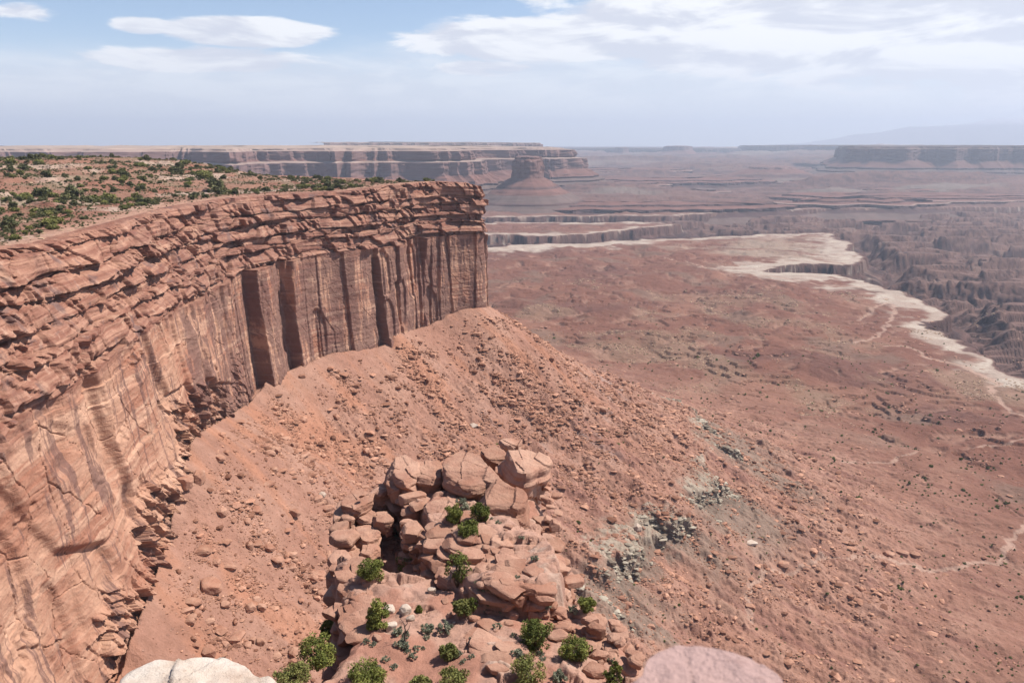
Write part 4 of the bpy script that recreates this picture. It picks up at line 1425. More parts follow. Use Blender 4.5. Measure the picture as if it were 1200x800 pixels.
BOULDERS = [
    # outline in the photograph, level, tilt, thickness, material, undercut, label
    ([(527, 520), (540, 518), (556, 522), (570, 530), (583, 544), (592, 558), (588, 563), (570, 563), (552, 568), (541, 567), (528, 560), (520, 550), (520, 537)], -33.4, .16, 4.2, M_ROCK, .30, 'broad pale red boulder with a flat sloping top, crowning the outcrop'),
    ([(560, 563), (575, 559), (594, 559), (609, 567), (619, 581), (625, 595), (613, 598), (596, 594), (580, 597), (569, 588), (563, 576)], -32.8, .10, 4.8, M_ROCK, .12, 'tilted slab-sided block leaning below the crowning boulder, shaded gap at its left'),
    ([(588, 531), (594, 520), (612, 517), (631, 518), (643, 528), (641, 541), (630, 546), (622, 552), (612, 553), (598, 546)], -32.9, .10, 5.6, M_ROCK, .45, 'rounded overhanging boulder perched at the far right end of the outcrop'),
    ([(449, 539), (462, 532), (478, 532), (490, 537), (494, 550), (488, 562), (476, 563), (462, 553)], -34.2, .12, 3.0, M_ROCK, .25, 'smooth wedge of sandstone jutting left beside the split boulder'),
    ([(487, 534), (500, 531), (511, 537), (518, 549), (517, 558), (503, 561), (493, 559)], -34.5, .15, 2.6, M_ROCK, .10, 'split boulder with crossing cracks between the wedge and the crowning boulder'),
    ([(455, 560), (463, 552), (472, 558), (481, 571), (470, 573), (457, 570)], -35.4, .25, 2.2, M_ROCK, .30, 'shaded leaning block under the smooth wedge'),
    ([(560, 525), (574, 522), (588, 526), (590, 536), (580, 538), (568, 532)], -34.3, .05, 1.6, M_ROCK, .15, 'flat slab lying behind the crowning boulder'),
    ([(583, 541), (594, 543), (598, 553), (595, 559), (586, 554)], -35.3, .2, 1.8, M_ROCK, .1, 'small rounded block wedged between the crowning boulder and the perched one'),
    ([(586, 517), (592, 513), (606, 514), (610, 518), (598, 521)], -33.9, .0, 2.0, M_ROCK, .1, 'low slab peeping out behind the perched boulder'),
    ([(402, 584), (411, 574), (437, 572), (439, 580), (424, 593), (408, 597)], -36.6, .10, 1.9, M_ROCK, .45, 'flat capstone jutting over the left edge of the outcrop, topmost of its stack'),
    ([(419, 599), (430, 592), (441, 596), (440, 606), (426, 609)], -37.6, .15, 2.0, M_ROCK, .2, 'block under the flat capstone at the left edge'),
    ([(439, 602), (448, 596), (459, 601), (458, 609), (446, 611)], -37.4, .10, 1.8, M_ROCK, .2, 'rounded block in the shade right of the capstone stack'),
    ([(407, 619), (422, 614), (440, 618), (449, 624), (440, 631), (420, 634), (409, 629)], -38.2, .08, 2.6, M_ROCK, .35, 'thick slab jutting from the lower middle of the left edge'),
    ([(395, 648), (403, 639), (424, 645), (429, 654), (416, 661), (402, 660)], -38.8, .1, 3.4, M_ROCK, .3, 'dark-faced bulging block at the lower left edge of the outcrop'),
    ([(421, 638), (436, 634), (447, 640), (440, 648), (426, 648)], -38.4, .1, 1.6, M_ROCK, .2, 'slab resting on top of the bulging left-edge block'),
    ([(409, 706), (414, 697), (432, 682), (442, 677), (454, 683), (452, 695), (446, 706), (432, 712), (416, 711)], -35.9, .12, 4.2, M_ROCK, .40, 'big hump-backed boulder overhanging the left edge above the shrubs'),
    ([(494, 602), (497, 589), (514, 583), (536, 579), (545, 589), (535, 600), (516, 606)], -35.0, .12, 2.4, M_ROCK, .25, 'pale ledge block in the middle with a shaded left face'),
    ([(562, 620), (572, 617), (588, 624), (604, 636), (600, 643), (582, 641), (568, 632)], -34.0, .18, 1.3, M_PALE, .15, 'whitish slab lying on the cracked pavement below the leaning block'),
    ([(614, 614), (624, 605), (640, 602), (651, 607), (647, 615), (634, 624), (622, 624)], -35.6, .12, 2.4, M_ROCK, .30, 'ledge block at the right edge below the leaning block'),
    ([(605, 628), (618, 623), (636, 632), (642, 642), (632, 645), (614, 638)], -33.9, .12, 1.4, M_ROCK, .35, 'overhanging slab with a black slot beneath it on the pavement'),
    ([(636, 646), (648, 644), (660, 658), (661, 668), (648, 672), (638, 660)], -34.8, .10, 2.4, M_ROCK, .3, 'bulging block at the right rim of the cracked pavement'),
    ([(500, 615), (520, 618), (534, 640), (540, 655), (528, 658), (514, 642)], -34.0, .10, 1.0, M_ROCK, .1, 'long slab lying along the shaded drop in the middle'),
    ([(560, 696), (585, 690), (606, 700), (598, 709), (574, 708)], -35.2, .06, 1.3, M_ROCK, .2, 'wide flat slab stepping down below the cracked pavement'),
    ([(540, 700), (556, 694), (572, 700), (566, 707), (548, 707)], -35.6, .06, 1.0, M_PALE, .2, 'thin pale slab left of the wide flat step'),
    ([(655, 720), (662, 715), (676, 717), (683, 726), (676, 733), (666, 729)], -36.0, .05, 1.6, M_ROCK, .25, 'smooth capped block roofing a small dark hollow'),
    ([(688, 712), (704, 715), (709, 727), (700, 734), (686, 726)], -37.5, .05, 2.6, M_ROCK, .3, 'slanted block sheltering a bush on the right flank'),
    ([(624, 716), (634, 713), (636, 722), (626, 726)], -35.8, .05, 1.0, M_ROCK, .2, 'low block beside the dark joints right of the pavement'),
    ([(578, 716), (592, 714), (600, 722), (594, 729), (582, 727)], -35.9, .03, .9, M_ROCK, .15, 'oval red slab in the soil below the pavement'),
    ([(688, 742), (708, 736), (726, 750), (752, 775), (736, 780), (706, 762)], -37.6, .06, 1.8, M_ROCK, .2, 'long sloping slab along the right flank of the outcrop'),
    ([(728, 778), (742, 772), (764, 786), (770, 798), (748, 802), (732, 792)], -37.5, .05, 1.8, M_ROCK, .3, 'blocky slab with a dark crack at the lower right of the outcrop'),
    ([(764, 760), (776, 756), (790, 764), (786, 774), (770, 772)], -38.5, .05, 2.0, M_ROCK, .25, 'dark-sided block at the far lower right, next to the blurred wall'),
    ([(672, 668 + 70), (684, 736), (692, 748), (688, 760), (676, 750)], -36.6, .1, 1.6, M_ROCK, .2, 'upright red splinter of rock beside the small dark hollow'),
    ([(380, 737 + 26), (398, 752), (418, 742), (421, 750), (409, 765), (392, 772)], -36.4, .06, 2.4, M_ROCK, .2, 'flat shelf of rock ending at the lower left drop'),
    ([(414, 745), (430, 737), (450, 740), (448, 752), (428, 757)], -35.6, .05, 1.3, M_ROCK, .2, 'angular pale-red slab above the lower left drop'),
    ([(452, 770), (480, 766), (500, 776), (480, 786), (458, 784)], -35.5, .03, 1.0, M_PALE, .1, 'low whitish dome of rock in the bottom foreground soil'),
    ([(535, 742), (560, 738), (572, 752), (552, 760), (538, 754)], -35.7, .03, .6, M_PALE, .1, 'pale flat patch of bedrock in the soil right of the grey bush'),
    ([(575, 790), (588, 787), (598, 795), (590, 803), (578, 801)], -35.5, .03, .7, M_PALE, .15, 'whitish flat rock at the bottom edge left of a bush'),
    ([(548, 646), (566, 640), (580, 652), (572, 660), (556, 657)], -33.4, .14, .8, M_ROCK, .2, 'low cracked slab in the centre of the pavement'),
    ([(574, 655), (590, 648), (604, 660), (596, 668), (582, 664)], -33.5, .14, .8, M_ROCK, .2, 'smooth slab on the pavement above the right bulge'),
    ([(612, 660), (632, 652), (648, 680), (640, 694), (622, 684)], -34.0, .14, 1.2, M_ROCK, .2, 'large smooth-faced slab on the right side of the pavement'),
    ([(520, 668), (534, 672), (530, 684), (518, 682)], -36.0, .1, 1.2, M_ROCK, .2, 'squat block beside the tall bush in the alcove'),
    ([(476, 690), (494, 684), (506, 694), (494, 706), (478, 700)], -35.8, .08, 1.1, M_ROCK, .2, 'pink slab between the alcove and the pale round stones'),
]
for i, (poly, z0, m, th, mat, und, lab) in enumerate(BOULDERS):
    ob = prism_boulder('boulder', poly, z0, m, th, mat, und, seed=i, bed=0.10 if th < 2 else 0.20, rough=0.10, smooth=False)
    tag(ob, lab, 'boulder', 'boulders and slabs of the outcrop')
tick('boulders')


def rock_mesh(seed, level=2, flat=0.7, cuts=9, rough=0.12):
    """broken angular stone of about unit radius"""
    import bmesh
    bm = bmesh.new()
    bmesh.ops.create_icosphere(bm, subdivisions=level, radius=1.0)
    v = np.array([p.co[:] for p in bm.verts]); f = np.array([[q.index for q in p.verts] for p in bm.faces])
    bm.free()
    rg = np.random.default_rng(seed)
    v /= (np.abs(v) ** 5).sum(1)[:, None] ** 0.2            # blocky to begin with
    v *= 0.86 * np.array((rg.uniform(.8, 1.3), rg.uniform(.7, 1.0), flat * rg.uniform(.7, 1.1)))
    for _ in range(cuts):
        n = rg.normal(size=3); n /= np.linalg.norm(n)
        q = v @ n; lim = q.max() * rg.uniform(0.62, 0.95)
        v -= np.clip(q - lim, 0, None)[:, None] * n[None]
    n = fbm3(v[:, 0] * 2.2, v[:, 1] * 2.2, v[:, 2] * 2.2, 3, seed + .5)
    v *= (1 + rough * n)[:, None]
    return v, f


# pale round stones on the flat
for (px, py, w, h, lab) in ((475, 712, 16, 20, 'largest of the whitish round stones beside the dark bush'), (459, 732, 12, 15, 'whitish stone at the foot of the dark bush'), (457, 713, 15, 12, 'pinkish round stone against the dark bush'),
                            (481, 723, 9, 9, 'small whitish stone just below the largest round one'), (506, 692, 11, 6, 'cream stone lying on the pink slabs'), (532, 729, 5, 5, 'little white stone beside the round grey bush')):
    p = fin_hit(px, py + h * .3)
    dist = np.linalg.norm(p)
    v, f = rock_mesh(int(px), 4, 0.8, 5, 0.06)
    r = w * dist / FPX / 2
    ob = mesh_obj('boulder', v * np.array((r, r, max(r * .8, h * dist / FPX / 2))), f, M_PALE)
    ob.location = (p[0], p[1], p[2] + r * .45); ob.rotation_euler = (0, 0, px)
    tag(ob, lab, 'boulder', 'pale round stones on the outcrop')

# loose angular blocks down the right flank and over the pavement
PROTO = [rock_mesh(40 + k, 3, (0.55, 0.75, 0.4, 0.65)[k % 4], 10, 0.10) for k in range(8)]
PROTO_ME = []
for k, (v, f) in enumerate(PROTO):
    ob = mesh_obj('boulder', v, f, M_ROCK, smooth=False)
    PROTO_ME.append(ob.data); bpy.data.objects.remove(ob)
rgb = np.random.default_rng(77)


def edge_pts(pts, n, spread):
    pts = np.array(pts, float)
    out = []
    for _ in range(n):
        t = rgb.uniform(0, len(pts) - 1.001); i = int(t); q = pts[i] + (pts[i + 1] - pts[i]) * (t - i)
        out.append(q + rgb.normal(0, spread, 2))
    return out


blocks = [(q, rgb.uniform(0.35, 1.0), 'broken block among the jumble down the right flank of the outcrop', 'broken blocks on the right flank of the outcrop') for q in edge_pts([(600, 705), (640, 720), (665, 740), (700, 752), (735, 780)], 46, 12)]
blocks += [(q, rgb.uniform(0.3, 0.75), 'loose block among the dark stacked rocks of the left alcove', 'loose blocks in the left alcove of the outcrop') for q in edge_pts([(440, 585), (462, 600), (430, 625), (470, 640), (430, 668)], 34, 9)]
blocks += [(q, rgb.uniform(0.2, 0.5), 'small stone lying on the cracked pavement of the outcrop', 'small stones on the pavement of the outcrop') for q in edge_pts([(500, 570), (550, 610), (590, 650), (560, 680), (600, 700), (520, 720), (440, 760)], 46, 20)]
blocks += [(q, rgb.uniform(0.3, 0.9), 'block fallen just beyond the perched boulder', 'blocks beyond the perched boulder') for q in edge_pts([(632, 560), (642, 580), (648, 600), (655, 625)], 14, 5)]
SLABP = [rock_mesh(140 + k, 4, (0.42, 0.5, 0.36, 0.46)[k % 4], 12, 0.07) for k in range(8)]
SLAB_ME = []
for v, f in SLABP:
    ob = mesh_obj('boulder', v, f, M_ROCK, smooth=False)
    SLAB_ME.append(ob.data); bpy.data.objects.remove(ob)
for pts, ztop, nlay, rad, lab, grp in (
        ([(488, 592), (476, 604), (486, 622), (503, 640), (512, 662), (528, 682)], -36.2, 6, 1.15, 'jointed block in the shaded right wall of the alcove', 'blocks of the alcove wall'),
        ([(455, 566), (470, 572), (486, 584)], -36.0, 5, 1.2, 'jointed block in the shaded back wall of the alcove', 'blocks of the alcove back wall'),
        ([(408, 592), (406, 612), (402, 640), (400, 668), (404, 694)], -38.2, 6, 1.25, 'stacked block of the outcrop\'s steep left edge', 'blocks of the left edge'),
        ([(404, 706), (400, 724), (404, 744), (398, 758)], -37.4, 5, 1.2, 'stacked block under the hump-backed boulder on the left drop', 'blocks of the lower left drop'),
        ([(646, 628), (656, 650), (662, 678), (662, 696)], -36.0, 5, 1.1, 'stacked block of the outcrop\'s right edge', 'blocks of the right edge')):
    C2 = catmull(np.array([at(px, py, z=ztop)[:2] for px, py in pts]), 1.5)
    for L_ in range(nlay):
        for (x_, y_) in C2:
            if rgb.uniform() < .12: continue
            o = bpy.data.objects.new('rock', SLAB_ME[rgb.integers(8)])
            COL.objects.link(o)
            r = rad * rgb.uniform(.7, 1.35)
            o.location = (x_ + rgb.normal(0, .35), y_ + rgb.normal(0, .35), ztop - L_ * 1.05 + rgb.normal(0, .15))
            o.scale = (r, r * rgb.uniform(.8, 1.1), r * rgb.uniform(.85, 1.25)); o.rotation_euler = (rgb.normal(0, .1), rgb.normal(0, .1), rgb.uniform(0, 6.28))
            tag(o, lab, 'rock', grp)
LOWQ = edge_pts([(408, 690), (418, 668), (432, 660), (412, 725), (430, 728), (404, 712)], 34, 7) + edge_pts([(560, 750), (590, 760), (575, 780), (610, 742)], 12, 9)
for i in range(64 + len(LOWQ)):                             # flat slabs bedded in the pavement
    t1, t2 = rgb.uniform(0, 1, 2)
    q = np.array((498 + 60 * t1 + 95 * t2, 616 - 8 * t1 + 78 * t2)) + rgb.normal(0, 4, 2)
    p = fin_hit(*q)
    if i >= 64: q = LOWQ[i - 64]; p = fin_hit(*q)
    r = rgb.uniform(.6, 1.5)
    o = bpy.data.objects.new('rock', SLAB_ME[rgb.integers(8)])
    COL.objects.link(o)
    o.location = p + np.array((0, 0, -.12 * r)); o.scale = (r * 1.3, r, r * .7)
    o.rotation_euler = (0.10 + rgb.normal(0, .06), 0.12 + rgb.normal(0, .06), rgb.normal(-.5, .35))
    if i < 64: tag(o, 'flat slab bedded among others in the tilted cracked pavement of the outcrop', 'rock', 'slabs of the pavement')
    elif i < 98: tag(o, 'slab on the rounded left shoulder of the outcrop, by the hump-backed boulder', 'rock', 'slabs of the left shoulder')
    else: tag(o, 'low slab half buried in the bare soil on the near flat of the outcrop', 'rock', 'slabs in the soil of the flat')
for q, r, lab, grp in blocks:
    p = fin_hit(*q)
    ob = bpy.data.objects.new('boulder', PROTO_ME[rgb.integers(8)])
    COL.objects.link(ob)
    ob.location = (p[0], p[1], p[2] + r * .2); ob.scale = (r, r * rgb.uniform(.7, 1.2), r * rgb.uniform(.7, 1.1))
    ob.rotation_euler = (rgb.normal(0, .2), rgb.normal(0, .2), rgb.uniform(0, 6.3))
    tag(ob, lab, 'boulder', grp)
tick('blocks')

# ------------------------------------------------------------------ plants
def leaves(rg, centers, radii, n, size, flat=0.85):
    """n small leaf faces spread through the volume of many clumps"""
    k = rg.choice(len(centers), n, p=radii ** 2.2 / (radii ** 2.2).sum())
    d = rg.normal(size=(n, 3)); d /= np.linalg.norm(d, axis=1)[:, None]
    rr = radii[k] * rg.uniform(0.25, 1.0, n) ** 0.5
    c = centers[k] + d * rr[:, None] * np.array((1, 1, flat))
    a = rg.normal(size=(n, 3)) + d * 0.8; a /= np.linalg.norm(a, axis=1)[:, None]
    b = np.cross(a, rg.normal(size=(n, 3))); b /= np.linalg.norm(b, axis=1)[:, None]
    s = size * rg.uniform(0.6, 1.4, n)[:, None]
    v = np.stack([c - a * s * .5 - b * s * .35, c - a * s * .5 + b * s * .35, c + a * s * .7], 1).reshape(-1, 3)
    f = np.arange(n * 3).reshape(-1, 3)
    lr = np.repeat(np.clip(0.5 + 0.32 * rg.normal(size=len(centers))[k] + 0.12 * rg.normal(size=n), 0, 1), 3)
    return v, f, lr


def tube(pts, rads, nseg=7):
    pts = np.array(pts, float); V = []; n = len(pts)
    for i in range(n):
        t = pts[min(i + 1, n - 1)] - pts[max(i - 1, 0)]; t /= np.linalg.norm(t) + 1e-9
        u = np.cross(t, (0.3, 0.9, 0.1)); u /= np.linalg.norm(u) + 1e-9; w = np.cross(t, u)
        a = np.linspace(0, 2 * np.pi, nseg, endpoint=False)
        V.append(pts[i] + rads[i] * (np.cos(a)[:, None] * u + np.sin(a)[:, None] * w))
    return np.vstack(V), grid_faces(n, nseg, wrap=True)


def limbs(rg, h, w, n=6, r0=0.07):
    Vs, Fs, tips, off = [], [], [], 0
    for k in range(n):
        a = rg.uniform(0, 6.28); L = rg.uniform(.55, .95)
        tip = np.array((math.cos(a) * w * L * .48, math.sin(a) * w * L * .48, h * rg.uniform(.4, .85)))
        mid = tip * np.array((.4, .4, .5)) + rg.normal(0, .07 * w, 3)
        v, f = tube([(0, 0, -0.15), mid * .5, mid, tip], [r0, r0 * .8, r0 * .55, r0 * .12])
        Vs.append(v); Fs.append(f + off); off += len(v); tips.append(tip)
    return np.vstack(Vs), np.vstack(Fs), np.array(tips)


def bush(name, rg, h, w, nclump, nleaf, leaf, mat, twig=True, spiky=False):
    root = bpy.data.objects.new(name, None)
    COL.objects.link(root)
    v, f, tips = limbs(rg, h, w, 9 if twig else 5, 0.05 * h)
    mesh_obj('stem', v, f, M_BARK, root)
    d = rg.normal(size=(nclump, 3)); d /= np.linalg.norm(d, axis=1)[:, None]
    rr = rg.uniform(.35, 1.0, nclump) ** .6
    cen = d * rr[:, None] * np.array((w * .5, w * .5, h * .46)) + np.array((0, 0, h * .52))
    cen += rg.normal(0, .05 * w, cen.shape)
    if spiky: cen[:, 2] = np.abs(cen[:, 2])
    rad = rg.uniform(.10, .24, nclump) * w * (0.7 if spiky else 1)
    v, f, lr = leaves(rg, np.vstack([cen, tips]), np.concatenate([rad, np.full(len(tips), .13 * w)]), nleaf, leaf)
    v[:, 2] = np.maximum(v[:, 2], 0.02)
    mesh_obj('crown', v, f, mat, root, smooth=False, attrs={'leafrnd': lr})
    return root


FIN_PLANTS = [  # px, py of the foot, width px, height px, kind, label
    (531, 613, 19, 22, 'j', 'round yellow-green juniper below the crowning boulder'), (564, 609, 21, 19, 'j', 'round dark green juniper at the foot of the leaning block'),
    (549, 625, 25, 12, 'j', 'low spreading green bush on the edge of the cracked pavement'), (537, 685, 30, 44, 't', 'tall open-branched bush standing in the shaded alcove'),
    (434, 680, 28, 27, 'j', 'bright green bush by the left edge above the hump-backed boulder'), (479, 672, 24, 24, 'd', 'straggly olive bush in the middle of the alcove'),
    (443, 736, 24, 32, 'j', 'dark upright bush beside the pale round stones'), (437, 737, 14, 15, 'j', 'small bright bush at the foot of the dark upright one'),
    (541, 718, 20, 17, 'd', 'two-lobed green bush right of the pink slabs'), (554, 716, 12, 18, 't', 'thin bush leaning on the two-lobed one'),
    (628, 758, 35, 30, 'j', 'large round juniper with a dark shadow at its left, right half of the flat'), (674, 773, 32, 25, 'j', 'juniper beside the broken blocks on the right flank'),
    (620, 803, 36, 34, 'd', 'yellowish juniper cut by the bottom edge right of the centre'), (430, 804, 40, 26, 'j', 'bright round juniper at the bottom edge below the lower left drop'),
    (718, 806, 22, 30, 't', 'dark thin juniper at the bottom edge in front of the sloping slabs'), (372, 782, 36, 36, 'j', 'large juniper on the left edge at the bottom'),
    (344, 806, 34, 28, 'd', 'pale green juniper spilling off the lower left corner of the outcrop'), (384, 748, 16, 22, 'j', 'dark bush low on the shaded left drop'),
    (526, 770, 20, 15, 'd', 'olive bush in the bare soil at the bottom middle'), (528, 804, 34, 16, 'd', 'yellow-green bush cut by the bottom edge at the middle'), (495, 806, 22, 12, 'd', 'small olive bush at the bottom edge left of the middle'),
    (688, 715, 18, 15, 'j', 'bright bush tucked under the slanted block on the right flank'),
    (521, 741, 17, 15, 's', 'round blue-grey sagebrush in the bare soil'), (501, 741, 14, 11, 's', 'grey-green sagebrush left of the round blue-grey one'), (503, 569, 14, 9, 's', 'grey bush on the ledge below the split boulder'),
    (540, 590, 13, 8, 's', 'grey bush above the yellow-green juniper'), (546, 598, 16, 9, 's', 'wide grey bush right behind the yellow-green juniper'), (466, 628, 12, 14, 's', 'grey bush in the shaded left alcove'),
    (606, 770, 15, 9, 's', 'flat grey-green bush left of the large round juniper'), (654, 796, 18, 12, 's', 'grey bush right of the yellowish juniper'), (640, 711, 11, 6, 's', 'low grey bush on the dark joints'),
    (672, 718, 11, 10, 's', 'tall grey-green bush above the capped block'), (475, 760, 10, 8, 's', 'grey tuft in front of the dead snag'), (466, 742, 12, 8, 's', 'green-grey tuft under the whitish stones'),
    (536, 768, 11, 7, 's', 'grey tuft right of the olive bush'), (718, 777, 12, 9, 's', 'pale grey bush between the right-flank slabs'), (491, 718, 7, 9, 'j', 'tiny green bush right of the largest round stone'),
]
rp = np.random.default_rng(5)
for px, py, w, h, kd, lab in FIN_PLANTS:
    p = fin_hit(px, min(py, 798) if py < 799 else py)
    dist = np.linalg.norm(p)
    W = w * dist / FPX * 0.95; H = h * dist / FPX * 1.02
    if kd == 's': o = bush('sagebrush', rp, H * .95, W, 22, 1500, 0.10, M_SAGE, twig=False, spiky=True)
    elif kd == 't': o = bush('bush', rp, H, W, 30, 2300, 0.12, M_JUN, spiky=True)
    elif kd == 'd': o = bush('juniper', rp, H, W, 34, 3600, 0.12, M_JUN2)
    else: o = bush('juniper', rp, H, W, 42, 5200, 0.115, M_JUN)
    o.location = p - np.array((0, 0, 0.06)); o.rotation_euler = (0, 0, rp.uniform(0, 6.28))
    tag(o, lab, 'juniper' if o.name.startswith('juniper') else 'bush', 'plants on the outcrop')
# small tufts scattered over the soil of the outcrop
tuft = bush('desert_tuft', rp, 0.32, 0.55, 14, 420, 0.07, M_SAGE, twig=False, spiky=True)
tufts = [tuft]
tkids = [c for c in tuft.children]
for q in edge_pts([(420, 775), (470, 765), (510, 755), (560, 770), (600, 740), (560, 720), (590, 690), (620, 650), (560, 640), (640, 790)], 60, 16):
    if not (400 < q[0] < 760 and 600 < q[1] < 798): continue
    p = fin_hit(*q)
    o = tuft if tuft.get('label') is None else tuft.copy()
    if o is not tuft:
        COL.objects.link(o)
        for c in tkids:
            cc = c.copy(); COL.objects.link(cc); cc.parent = o
    o.location = p; s_ = rp.uniform(.5, 1.3); o.scale = (s_, s_, s_); o.rotation_euler = (0, 0, rp.uniform(0, 6.28))
    tag(o, 'tiny grey-green tuft in the bare soil or joints of the outcrop', 'tuft', 'tiny tufts on the outcrop')

# dead snag
p = fin_hit(474, 755)
sn = bpy.data.objects.new('dead_snag', None); COL.objects.link(sn); sn.location = p
v, f = tube([(0, 0, -.1), (.03, 0, .6), (.10, 0, 1.2), (.02, .02, 1.75), (-.18, 0, 2.1)], [.075, .065, .05, .035, .01])
mesh_obj('trunk', v, f, M_DEAD, sn)
for q in ([(.07, 0, .9), (.35, .05, 1.3), (.5, .05, 1.75)], [(-.0, 0, 0.12), (-.55, 0, .18), (-1.2, .1, .05), (-1.5, .1, .15)], [(.05, 0, 1.5), (.25, 0, 1.75), (.3, 0, 2.0)]):
    v, f = tube(q, np.linspace(.04, .01, len(q)))
    mesh_obj('branch', v, f, M_DEAD, sn)
tag(sn, 'dead dark snag with bare branches standing in the soil of the outcrop', 'snag')
tick('outcrop plants')

# ------------------------------------------------------------------ rocks of the talus, shrubs and trees beyond
def merged(name, protos, locs, scales, rots, mat, label=None, smooth=False, attr=None):
    """one mesh of very many small pieces nobody would count"""
    V, F, A, off = [], [], [], 0
    for k in range(len(protos)):
        v, f = protos[k][0], protos[k][1]
        sel = np.arange(len(locs)) % len(protos) == k
        L, S, T = locs[sel], scales[sel], rots[sel]
        c, s_ = np.cos(T)[:, None], np.sin(T)[:, None]
        vv = v[None] * S[:, None, :]
        x = vv[..., 0] * c - vv[..., 1] * s_; y = vv[..., 0] * s_ + vv[..., 1] * c
        vv = np.stack([x, y, vv[..., 2]], -1) + L[:, None, :]
        n = len(L)
        V.append(vv.reshape(-1, 3)); F.append((f[None] + (np.arange(n) * len(v))[:, None, None] + off).reshape(-1, f.shape[1])); off += n * len(v)
        A.append(np.tile(protos[k][2], n) if len(protos[k]) > 2 else np.repeat(np.random.default_rng(k + 5).uniform(0, 1, n), len(v)))
    o = mesh_obj(name, np.vstack(V), np.vstack(F), mat, smooth=smooth, attrs={'leafrnd': np.concatenate(A)} if A else None)
    tag(o, label, None, None, 'stuff')
    return o


def copies(name, meshes, locs, scales, rots, labelf, cat, group):
    for i in range(len(locs)):
        o = bpy.data.objects.new(name, meshes[i % len(meshes)])
        COL.objects.link(o)
        o.location = locs[i]; o.scale = scales[i]; o.rotation_euler = (0, 0, rots[i])
        tag(o, labelf(i), cat, group)


def visible(x, y, z, lo=0, hi=1200, top=150, bot=800):
    px, py, dep = project(x, y, z)
    return (px > lo - 15) & (px < hi + 15) & (py > top) & (py < bot + 15) & (dep > 0)


rt = np.random.default_rng(19)
n = 900000
th_ = np.radians(rt.uniform(-38, 38, n)); r_ = np.exp(rt.uniform(math.log(220), math.log(1500), n))
tx, ty = r_ * np.sin(th_), r_ * np.cos(th_)
tz, tcol, aux = terrain(tx, ty)
tz = ground_z(tx, ty)
okv = visible(tx, ty, tz) & ~aux['ins'] & (aux['d'] > 3)
clump = 0.8 * fbm((0.5 * tx + 0.866 * ty) / 26, (0.866 * tx - 0.5 * ty) / 95, 4, 801) + 0.7 * fbm(tx / 13, ty / 13, 3, 803)
sl_ = sstep(2, 22, aux['d']) * (1 - aux['bench']) * (0.12 + 0.88 * sstep(430, 250, aux['d']))
dens = sl_ * (1 - 0.55 * sstep(-255, -285, tz)) * (0.10 + 0.95 * sstep(-0.12, 0.38, clump)) * (0.75 + 0.25 * sstep(20, 110, aux['d'])) + aux['bench'] * 0.10 * sstep(0.1, 0.5, clump) * (r_ < 1150)
sel = okv & (rt.uniform(0, 1, n) < dens)
tx, ty, tz, rr_ = tx[sel], ty[sel], tz[sel], r_[sel]
m_ = len(tx)
size = 0.33 * rt.uniform(0.0012, 1, m_) ** -0.45 * np.clip(rr_ / 420, 0.85, 1.7)
size = np.minimum(size, 3.6)
print('talus rocks', m_, 'big', (size > 1.4).sum())
apx = size / rr_
order = np.argsort(-apx)
big = order[:262]; small = order[262:190000]
PR = [rock_mesh(60 + k, 2, (0.6, 0.8, 0.5, 0.7, 0.45, 0.75)[k], 9, 0.10) for k in range(6)]
PRS = [rock_mesh(80 + k, 1, (0.6, 0.8, 0.5, 0.7, 0.45, 0.75)[k], 7, 0.10) for k in range(6)]
TME = []
for v, f in PR:
    ob = mesh_obj('rock', v, f, M_TALUS, smooth=False); TME.append(ob.data); bpy.data.objects.remove(ob)


def rock_arrays(idx):
    L = np.stack([tx[idx], ty[idx], tz[idx] + size[idx] * .12], 1)
    S = size[idx][:, None] * rt.uniform(.7, 1.3, (len(idx), 3)) * np.array((1, 1, .9))
    return L, S, rt.uniform(0, 6.28, len(idx))


L, S, T = rock_arrays(big)
onb = project(L[:, 0], L[:, 1], L[:, 2])[0] > 700
copies('fallen_rock', TME, L, S, T, lambda i: 'fallen rock among the rubble of the right-hand lower slopes' if onb[i] else 'fallen rock among the rubble of the slope under the cliff', 'rock', 'fallen rocks of the talus slope')
L, S, T = rock_arrays(small)
merged('rubble', PRS, L, S, T, M_RUBBLE)


def ground_hit(px, py):
    a = at(px, py, Y=1.0)
    Y = np.arange(200, 3000, 0.5)
    P = a[None] * Y[:, None]
    k = np.argmax(P[:, 2] < ground_z(P[:, 0], P[:, 1]))
    return P[k]


